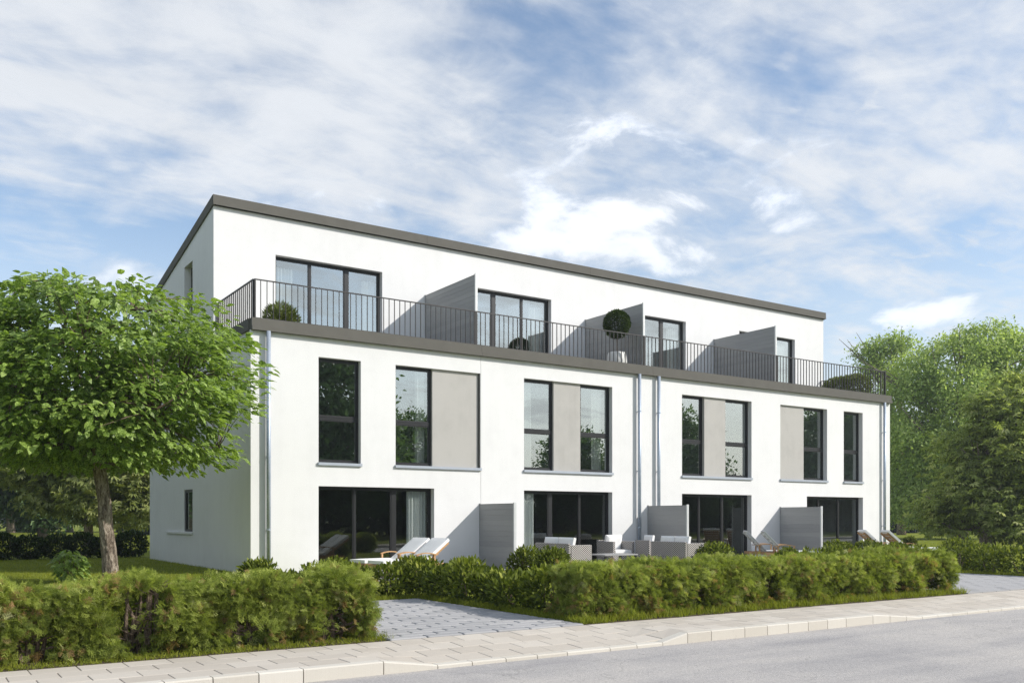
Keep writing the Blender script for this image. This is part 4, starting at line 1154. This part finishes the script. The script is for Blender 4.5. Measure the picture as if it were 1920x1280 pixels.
# --- laurel hedges and shrubs --------------------------------------
lob = wobble_lobes(.22, .98, -11.9, -7.6, .60, 6, 'y')
lob += [((c[0] - .0, c[1], c[2]), r) for c, r in wobble_lobes(-2.4, .3, -8.15, -7.45, .56, 4, 'x')]
bush('laurel_hedge', 'loose glossy laurel hedge bending round the corner of the block paved driveway', 0, 0, lob, 5200, .105, LEAF_LAUREL, 'hedge', upb=.7)
lob = wobble_lobes(15.0, 15.9, -12.6, -8.6, .64, 5, 'y') + wobble_lobes(9.3, 15.2, -8.7, -7.9, .66, 7, 'x')
bush('laurel_hedge', 'dark laurel hedge edging the paved entrance at the far right end of the pavement', 0, 0, lob, 5200, .10, LEAF_LAUREL, 'hedge', upb=.7)
gb = 'laurel shrubs planted along the garden terraces'
def shrub(label, u_, vtop, t_, wpx, seed, z0=0, n=None):
    th = R(33.7); a = (u_ - 960) / 1724; x = CAMLOC[0] + t_ * (a * math.cos(th) + math.sin(th)); y = CAMLOC[1] + t_ * (-a * math.sin(th) + math.cos(th))
    h = CAMLOC[2] + (973 - vtop) / 1724 * t_; r_ = wpx / 1724 * t_ / 2
    rr = random.Random(seed)
    lobes = [((0, 0, h * .52), (r_ * .85, r_ * .85, h * .50))] + [((rr.uniform(-.45, .45) * r_, rr.uniform(-.45, .45) * r_, h * rr.uniform(.38, .6)), (r_ * .6, r_ * .6, h * .40)) for _ in range(3)]
    return bush('laurel_shrub', label, x, y, lobes, n or int(700 + 900 * r_), .095, LEAF_LAUREL, 'shrub', gb, upb=.6)
shrub('low laurel shrub showing above the left thuja hedge at the house corner', 488, 1049, 16.5, 80, 1)
shrub('low laurel shrub above the left thuja hedge below the first garden door', 633, 1047, 15.5, 66, 2)
shrub('round laurel shrub, left one of the touching pair beside the first screen', 992, 1024, 20.8, 74, 3)
shrub('round laurel shrub in front of the wicker sofa, right one of the touching pair', 1036, 1026, 20.0, 82, 4)
shrub('tall laurel shrub at the end of the double lounger', 775, 1046, 18.5, 86, 5)
shrub('laurel shrub in front of the first grey board screen', 868, 1049, 18.8, 80, 6)
shrub('broad laurel shrub in front of the third garden door', 1338, 1017, 26.0, 92, 7)
shrub('small laurel shrub among the grey sling loungers', 1476, 1028, 26.5, 44, 8)
shrub('laurel shrub at the outer post of the third board screen', 1566, 1013, 28.5, 58, 9)
shrub('laurel shrub before the last garden door, between two others', 1630, 1013, 29.0, 62, 10)
shrub('laurel shrub beside the corner lounger before the last garden door', 1684, 1018, 28.5, 56, 11)
shrub('lone round shrub on the far lawn right of the house corner', 1707, 1006, 44.0, 26, 12)
shrub('tall laurel shrub at the end of the long thuja hedge', 1800, 1008, 25.0, 90, 13)
shrub('laurel shrub right of the tall one, under the dark chestnut tree', 1842, 1020, 24.0, 70, 14)
# leafy plant at the foot of the big tree
t = empty('leafy_plant', (-4.06, -.30, 0)); tag(t, 'low plant with large drooping leaves at the foot of the big tree', 'plant', None)
nn_ = 230; P, Nn = blob_shell([((0, 0, .36), (.34, .34, .36))], nn_, .6, .5)
d = norm(Nn * np.array([1, 1, .3]) + rng.normal(size=(nn_, 3)) * .25 + np.array([0, 0, -.65])); nr = norm(Nn + np.array([0, 0, .6]) + rng.normal(size=(nn_, 3)) * .2)
scatter('foliage', LEAF_V, LEAF_F, P, frames(d, nr), rng.uniform(.15, .20, nn_), np.clip(rng.normal(.6, .15, nn_), 0, .95), LEAF_NEAR, t, kind='stuff')
m = MB()
for k in range(9): m.tube([(0, 0, 0), (.15 * math.cos(k * .7), .15 * math.sin(k * .7), .3), (.33 * math.cos(k * .7), .33 * math.sin(k * .7), .58)], [.012, .009, .004], 5)
m.build('stems', TWIG, t)

# --- roof terrace plants -------------------------------------------
t = empty('spiky_plant', (.98, .62, 6.02)); tag(t, 'bushy plant with fine upright leaves in the corner behind the roof terrace railing', 'plant')
MB().lathe([(0, 0), (.17, 0), (.22, .30), (.20, .30), (.19, .27), (0, .27)], 18).build('pot', DPOT, t, smooth=False)
n = 1500; a = rng.random(n) * 6.283; el = np.arccos(rng.random(n) * .95 + .03)
d = np.stack([np.sin(el) * np.cos(a), np.sin(el) * np.sin(a), np.cos(el) * .95 + .1], 1)
P = np.array([0, 0, .28]) + d * (rng.random(n)[:, None] ** .6 * np.array([.42, .42, .52]))
scatter('foliage', KITE_V, KITE_F, P, frames(norm(d + rng.normal(size=(n, 3)) * .35 + np.array([0, 0, .25])), unit(n)), np.stack([rng.uniform(.05, .07, n), rng.uniform(.12, .20, n), rng.uniform(.1, .2, n)], 1), np.clip(rng.normal(.5, .25, n), 0, 1), REED, t, kind='stuff')
t = empty('topiary_tree', (12.18, .62, 6.02)); tag(t, 'clipped ball tree on a thin stem in a white pot on the roof terrace', 'plant')
pot = MB().lathe([(0, 0), (.20, 0), (.30, .18), (.335, .42), (.30, .66), (.275, .72), (.25, .72), (.24, .66), (0, .66)], 26).build('pot', STONEPOT, t, smooth=True)
MB().lathe([(0, .665), (.238, .665)], 20).build('soil', SOIL, pot)
MB().tube([(0, 0, .66), (.012, 0, 1.0), (0, .008, 1.35)], .016, 8).build('trunk', BARK2, t)
n = 5200; u_ = unit(n); P = np.array([0, 0, 1.66]) + u_ * (.42 * (.70 + .30 * rng.random((n, 1)) ** .5)) * np.array([1, 1, 1.0])
P[:, 2] -= .03 * (u_[:, 2] < -.6)
scatter('crown', KITE_V, KITE_F, P, frames(norm(u_ + rng.normal(size=(n, 3)) * .6), unit(n)), rng.uniform(.05, .085, n), np.clip(rng.normal(.45, .25, n), 0, 1), TOPIARY, t, kind='stuff')
t = empty('box_bush', (24.95, 1.35, 6.02)); tag(t, 'long low box planting in the far corner behind the roof terrace railing', 'plant')
MB().rbox(-.40, .25, -.95, .85, 0, .35, .01).build('planter', DPOT, t)
n = 6000; P, Nn = blob_shell([((-.1, -.55, .66), (.55, .6, .48)), ((-.1, .35, .66), (.55, .65, .47)), ((-.1, -.1, .7), (.55, .7, .44))], n, .6, .5)
scatter('foliage', KITE_V, KITE_F, P, frames(norm(Nn + rng.normal(size=(n, 3)) * .5 + np.array([0, 0, .4])), unit(n)), rng.uniform(.07, .12, n), np.clip(rng.normal(.35, .25, n), 0, 1), REED, t, kind='stuff')

# --- trees further off ----------------------------------------------
def tree(name, label, x, y, lobes, trunk_r, trunk_h, ncl, per, leaf, mat, style='round', bark_=None, group=None, spread=.35, seed=1, cat='tree', lean=(0, 0), tintm=.5, hole_t=.42, ctw=.35):
    global rng
    rng = np.random.default_rng(seed); rr = random.Random(seed)
    t = empty(name, (x, y, 0)); tag(t, label, cat, group)
    top = max(c[2] for c, r in lobes)
    pts = [(0, 0, -.1)] + [(lean[0] * f + rr.uniform(-.08, .08), lean[1] * f + rr.uniform(-.08, .08), top * f) for f in (.06, .2, .4, .6, .8, .95)]
    rad = [trunk_r * 1.4, trunk_r * 1.05, trunk_r * .95, trunk_r * .75, trunk_r * .5, trunk_r * .28, trunk_r * .08]
    m = MB().tube(pts, rad, 10)
    for c, r in lobes:
        z0 = max(trunk_h * .8, min(c[2] - .15 * top, top * .8)) * rr.uniform(.75, .95); f = z0 / top
        s0 = Vector((lean[0] * f, lean[1] * f, z0)); e = Vector(c)
        md = (s0 + e) / 2 + Vector((0, 0, -.1 * r[2])); m.tube([s0, md, e, e + (e - md) * .6], [trunk_r * .42, trunk_r * .30, trunk_r * .15, trunk_r * .04], 6)
        for q in range(4):
            dv = Vector((rr.uniform(-1, 1) * r[0], rr.uniform(-1, 1) * r[1], rr.uniform(-.4, .9) * r[2])) * .75
            m.tube([md, md + (e + dv - md) * .6 + Vector((0, 0, .08 * r[2])), e + dv], [trunk_r * .2, trunk_r * .12, trunk_r * .03], 5)
    m.build('trunk', bark_ or BARK, t, smooth=True)
    P, Nn = blob_shell(lobes, ncl, .60, .50)
    # uneven outline: drop whole patches
    hole = np.sin(P[:, 0] * 1.9 / spread * .35 + seed) * np.sin(P[:, 1] * 2.1 / spread * .35 + 2) * np.sin(P[:, 2] * 2.0 / spread * .35 + seed * 2)
    P, Nn = P[hole < hole_t], Nn[hole < hole_t]
    if style == 'hang':
        pos, no, ct = clumped(P, Nn, per, spread * .55, .5)
        k = np.tile(np.linspace(0, 1, per), len(P))
        pos += no * np.array([1, 1, .2]) * (k * spread * .9)[:, None] - np.array([0, 0, 1]) * (k ** 1.5 * spread * 1.5)[:, None]
        n = len(pos)
        d = norm(no * np.array([1, 1, .0]) * .8 + np.array([0, 0, -.55]) + rng.normal(size=(n, 3)) * .5); nr = norm(no * .6 + np.array([0, 0, .8]) + rng.normal(size=(n, 3)) * .5)
        tv, tf = KITE_V, KITE_F; sc = rng.uniform(.7, 1.3, n) * leaf
    elif style == 'palm':
        pos, no, ct = clumped(P, Nn, per, spread, .35); n = len(pos)
        d = norm(no * np.array([1, 1, .0]) + rng.normal(size=(n, 3)) * .6 + np.array([0, 0, -.3])); nr = norm(np.array([0, 0, 1.]) + no * .45 + rng.normal(size=(n, 3)) * .28)
        tv, tf = PALM_V, PALM_F; sc = rng.uniform(.7, 1.25, n) * leaf
    else:
        pos, no, ct = clumped(P, Nn, per, spread, .6); n = len(pos)
        d = norm(no + rng.normal(size=(n, 3)) * .8); nr = norm(no * .5 + np.array([0, 0, .8]) + rng.normal(size=(n, 3)) * .6)
        tv, tf = KITE_V, KITE_F; sc = rng.uniform(.7, 1.3, n) * leaf
    tint = np.clip(tintm + (ct - .5) * ctw + rng.normal(0, .18, n), 0, 1)
    scatter('crown', tv, tf, pos, frames(d, nr), sc, tint, mat, t, kind='stuff')
    return t
def at(u_, t_):
    th = R(33.7); a = (u_ - 960) / 1724
    return CAMLOC[0] + t_ * (a * math.cos(th) + math.sin(th)), CAMLOC[1] + t_ * (-a * math.sin(th) + math.cos(th))
def lobes_from(spec, t_, u0):
    """lobes from picture measurements (u, v, half width px) at depth t_, around trunk column u0"""
    th = R(33.7); out = []
    for k, (u_, v_, r_, *rest) in enumerate(spec):
        x = (u_ - u0) / 1724 * t_; z = CAMLOC[2] + (973 - v_) / 1724 * t_; r_ = r_ / 1724 * t_
        dpt = (rest[0] if rest else 0) / 1724 * t_
        out.append(((x * math.cos(th) + dpt * math.sin(th), -x * math.sin(th) + dpt * math.cos(th), z), (r_, r_, r_ * .82)))
    return out
# tall feathery tree right of the house
tw_ = 62
sp = [(1730, 690, 55), (1845, 640, 52), (1790, 660, 50, -20), (1900, 665, 60), (1960, 700, 70), (1700, 740, 55), (1780, 745, 75, -40), (1880, 760, 80, -30), (1690, 830, 60), (1760, 850, 70, -30), (1720, 915, 55), (1790, 930, 60), (1970, 820, 90), (1680, 935, 34), (1655, 700, 22), (2020, 760, 70), (1690, 800, 40, -60)]
x, y = at(1800, tw_)
tree('feathery_tree', 'tall light green feathery tree rising behind the right end of the house', x, y, lobes_from(sp, tw_, 1800), .42, 3.0, 2700, 44, .25, LEAF_WILLOW, 'hang', BARK, None, .70, 31, hole_t=.22, ctw=.7)
x, y = at(1690, 80)
tree('thin_tree', 'sparse tree with bare dark twigs seen above the far end of the railing', x, y, lobes_from([(1670, 655, 24), (1640, 690, 22), (1612, 668, 13), (1625, 655, 10), (1690, 640, 18), (1668, 700, 24), (1600, 660, 9), (1645, 660, 16)], 80, 1690), .30, 5.0, 520, 16, .26, LEAF_WILLOW, 'round', TWIG, None, .55, 35, tintm=.35, hole_t=.10)
tc_ = 40
x, y = at(1850, tc_)
sp = [(1880, 775, 50), (1935, 735, 48, 20), (1835, 840, 52), (1890, 850, 70, -40), (1965, 820, 80), (1815, 915, 52), (1860, 930, 65, -40), (1930, 925, 75, -20), (1995, 900, 80), (1800, 965, 34), (1870, 975, 44, -50), (1940, 980, 50, -30), (1770, 945, 28), (1905, 790, 52, -30), (1762, 985, 16)]
tree('chestnut_tree', 'dense dark chestnut tree hanging low over the lawn at the right edge', x, y, lobes_from(sp, tc_, 1860), .30, 1.2, 1700, 11, .28, LEAF_CHEST, 'palm', BARK, None, .42, 41, hole_t=.32, ctw=.6)
# left background
x, y = at(168, 46)
sp = [(160, 860, 70), (230, 880, 60), (250, 930, 45), (190, 920, 50, -30), (110, 890, 60), (90, 930, 36), (270, 870, 55), (150, 960, 26), (225, 960, 34), (40, 860, 60), (280, 950, 34), (130, 800, 80), (215, 800, 90)]
tree('pale_leaved_tree', 'pale leaved tree with a light brown trunk on the lawn behind the big tree', x, y, lobes_from(sp, 46, 165), .22, 2.3, 1500, 9, .34, LEAF_PALE, 'palm', BARK2, None, .5, 51)
x, y = at(82, 66)
tree('grey_trunked_tree', 'grey trunked tree in the left background beyond the low dark hedge', x, y, lobes_from([(80, 900, 60), (110, 950, 32), (30, 880, 60), (0, 920, 36), (70, 965, 16), (130, 900, 50), (-40, 890, 60)], 66, 82), .34, 2.2, 900, 18, .42, LEAF_FAR, 'hang', BARK2, None, .7, 57)
# woods behind: three prototypes, copied
def copy_tree(src, x, y, s, rz, label):
    c = src.copy(); link(c); c.location = (x, y, 0); c.scale = (s, s, s); c.rotation_euler = (0, 0, rz); c['label'] = label
    for ch in src.children:
        d_ = ch.copy(); link(d_, c)
    return c
wg = 'trees of the wood beyond the lawn'
big_l = [((0, 0, 7.5), (3.4, 3.4, 3.2)), ((2.2, .6, 5.6), (2.6, 2.6, 2.3)), ((-2.2, -.4, 5.4), (2.7, 2.6, 2.4)), ((.4, 2.0, 5.2), (2.6, 2.4, 2.4)), ((.2, -2.2, 5.0), (2.6, 2.5, 2.4)), ((1.6, -1.2, 3.6), (2.2, 2.2, 1.8)), ((-1.6, 1.2, 3.4), (2.2, 2.2, 1.8)), ((-1.2, -1.6, 3.0), (2.0, 2.0, 1.6)), ((0, 0, 9.8), (2.0, 2.0, 1.6))]
x, y = at(1720, 100)
pA = tree('woodland_tree', 'dark leafy tree of the wood left of the feathery tree', x, y, big_l, .35, 2.0, 900, 30, .38, LEAF_FAR, 'round', BARK, wg, .65, 61)
con = [((0, 0, 1.6 + 1.25 * k), (2.3 - .24 * k, 2.3 - .24 * k, 1.0)) for k in range(9)]
x, y = at(1682, 92)
pC = tree('conifer_tree', 'dark conifer close to the right end of the house', x, y, con, .25, 1.0, 700, 18, .45, LEAF_CONIF, 'hang', BARK, wg, .5, 67)
def wood(src, u_, t_, s, lab):
    x, y = at(u_, t_); copy_tree(src, x, y, s, random.uniform(0, 6), lab)
for u_, t_, s, src, lab in [
    (20, 92, 1.05, pA, 'dark woodland tree at the far left edge behind the grey trunked tree'),
    (130, 100, 1.0, pA, 'woodland tree between the two trunks of the left background'),
    (-60, 88, 1.1, pA, 'woodland tree cut off by the left edge'),
    (225, 96, .95, pA, 'woodland tree left of the gable wall'),
    (270, 80, .8, pC, 'dark conifer close against the left gable wall'),
    (60, 104, 1.1, pC, 'dark conifer deep in the left wood'),
    (1790, 108, .9, pA, 'woodland tree behind the trunk of the feathery tree'),
    (1880, 104, .95, pA, 'woodland tree seen through the chestnut branches'),
    (1960, 100, 1.0, pA, 'woodland tree cut off by the right edge'),
    (1660, 120, .75, pA, 'woodland tree mostly hidden by the house corner'),
    (1745, 118, 1.0, pC, 'dark conifer behind the feathery tree')]:
    wood(src, u_, t_, s, lab)
for x, y, s_ in ((-13, 4, .95), (-13.5, 12, 1.1), (-9, 42, 1.1), (-13.5, 52, 1.2), (-6, 54, 1.2), (-17, 60, 1.3)):  # added out of view: near pair shades the gable, the rest darken its window
    copy_tree(pA, x, y, s_, x, 'dark woodland tree out of view past the left edge, added to darken the gable and its window')
# low dark hedge on the left lawn
lob = wobble_lobes(-9.5, .2, 12.2, 13.3, .86, 12, 'x')
bush('low_hedge', 'low dark hedge along the back of the left lawn', 0, 0, lob, 15000, .11, LEAF_DARK, 'hedge', upb=.3)
# trees and hedge across the street: they show as reflections in the panes
rg = 'trees across the street mirrored in the window panes'
rl = 'leafy tree across the street, seen only as a reflection in the glass'
def across(x, y, s, rz): return copy_tree(pA, x, y, s, rz, rl)
for i, (x, y, h) in enumerate([(10, -36, 12), (13, -42, 14), (16.6, -37, 14.0), (26.3, -42, 9.6), (30, -43, 8.0), (36, -46, 5.4), (42.5, -42, 9.4), (47, -47, 6.5), (54, -42, 11.9), (62, -45, 6.4), (70, -44, 7.6), (78, -42, 14), (85, -44, 14), (4, -42, 10), (92, -46, 12)]):
    c = across(x, y, h / 11.4, i * 1.3); c['group'] = rg
lob = wobble_lobes(0, 120, -53, -49, 6.0, 34, 'x') + [((c[0], -48.6, .9), (r[0] * 1.2, 1.5, 1.5)) for c, r in wobble_lobes(-2, 122, -49, -48, 2.0, 62, 'x')]
bush('far_hedge', 'overgrown hedge across the street, seen only as a reflection in the glass', 0, 0, lob, 34000, .6, LEAF_DARK, 'hedge', stems=False, tmpl=(KITE_V, KITE_F))

# --- grass -----------------------------------------------------------
def grass(name, n, x0, x1, y0, y1, l0, l1, w, lean=.35, z=0.0, mask=None):
    P = np.stack([x0 + (x1 - x0) * rng.random(n), y0 + (y1 - y0) * rng.random(n), np.full(n, z)], 1)
    if mask is not None: P = P[mask(P)]
    n = len(P); d = norm(np.array([0, 0, 1.0]) + rng.normal(size=(n, 3)) * lean * np.array([1, 1, .2]))
    sc = rng.uniform(l0, l1, n)
    clump = .5 + .5 * np.sin(P[:, 0] * 2.3 + np.sin(P[:, 1] * 1.7) * 2) * np.sin(P[:, 1] * 2.9)
    scatter(name, BLADE_V, BLADE_F, P, frames(d, unit(n)), np.stack([np.full(n, w), sc, sc], 1), np.clip(.35 + .3 * clump + rng.normal(0, .2, n), 0, 1), GRASSM, kind='stuff')
grass('grass', 90000, -13, .0, -11.5, 12.2, .035, .075, .006, mask=lambda P: ~((P[:, 0] > -2.62) & (P[:, 1] < -8.3)))
grass('grass', 3000, -8.0, -2.62, -12.95, -12.66, .03, .08, .007, .8)
grass('grass', 7500, .20, 9.2, -12.95, -12.52, .05, .15, .008, .35, mask=lambda P: (P[:, 1] > -12.9 + .04 * np.sin(P[:, 0] * 9)))
grass('grass', 5200, .19, .45, -12.9, -8.2, .05, .12, .008, .4)
grass('grass', 2500, -2.7, .25, -8.36, -8.0, .05, .12, .008, .4)
grass('grass', 1200, -2.72, -2.5, -12.9, -8.4, .04, .10, .008, .5)
grass('grass', 14000, 1, 26, -11.8, -4, .04, .09, .008, mask=lambda P: ~((P[:, 0] > 9.0) & (P[:, 0] < 15.1) & (P[:, 1] < -8.9)))
grass('grass', 26000, 15.9, 45, -12.4, 8, .05, .10, .012)
grass('grass', 2500, 14.9, 15.3, -12.9, -9, .05, .12, .008, .4)

# --- air -------------------------------------------------------------
def haze():
    m = bpy.data.materials.new('haze_air'); m.use_nodes = True; m.cycles.homogeneous_volume = True; t_ = m.node_tree; t_.nodes.clear()
    o = t_.nodes.new('ShaderNodeOutputMaterial'); v = t_.nodes.new('ShaderNodeVolumePrincipled')
    v.inputs['Color'].default_value = (.80, .88, .96, 1); v.inputs['Density'].default_value = .0006; v.inputs['Anisotropy'].default_value = .2
    t_.links.new(v.outputs[0], o.inputs['Volume'])
    q = MB().box(-1900, 1900, -1900, 1900, -1.3, 24).build('haze', m); q['kind'] = 'stuff'
haze()
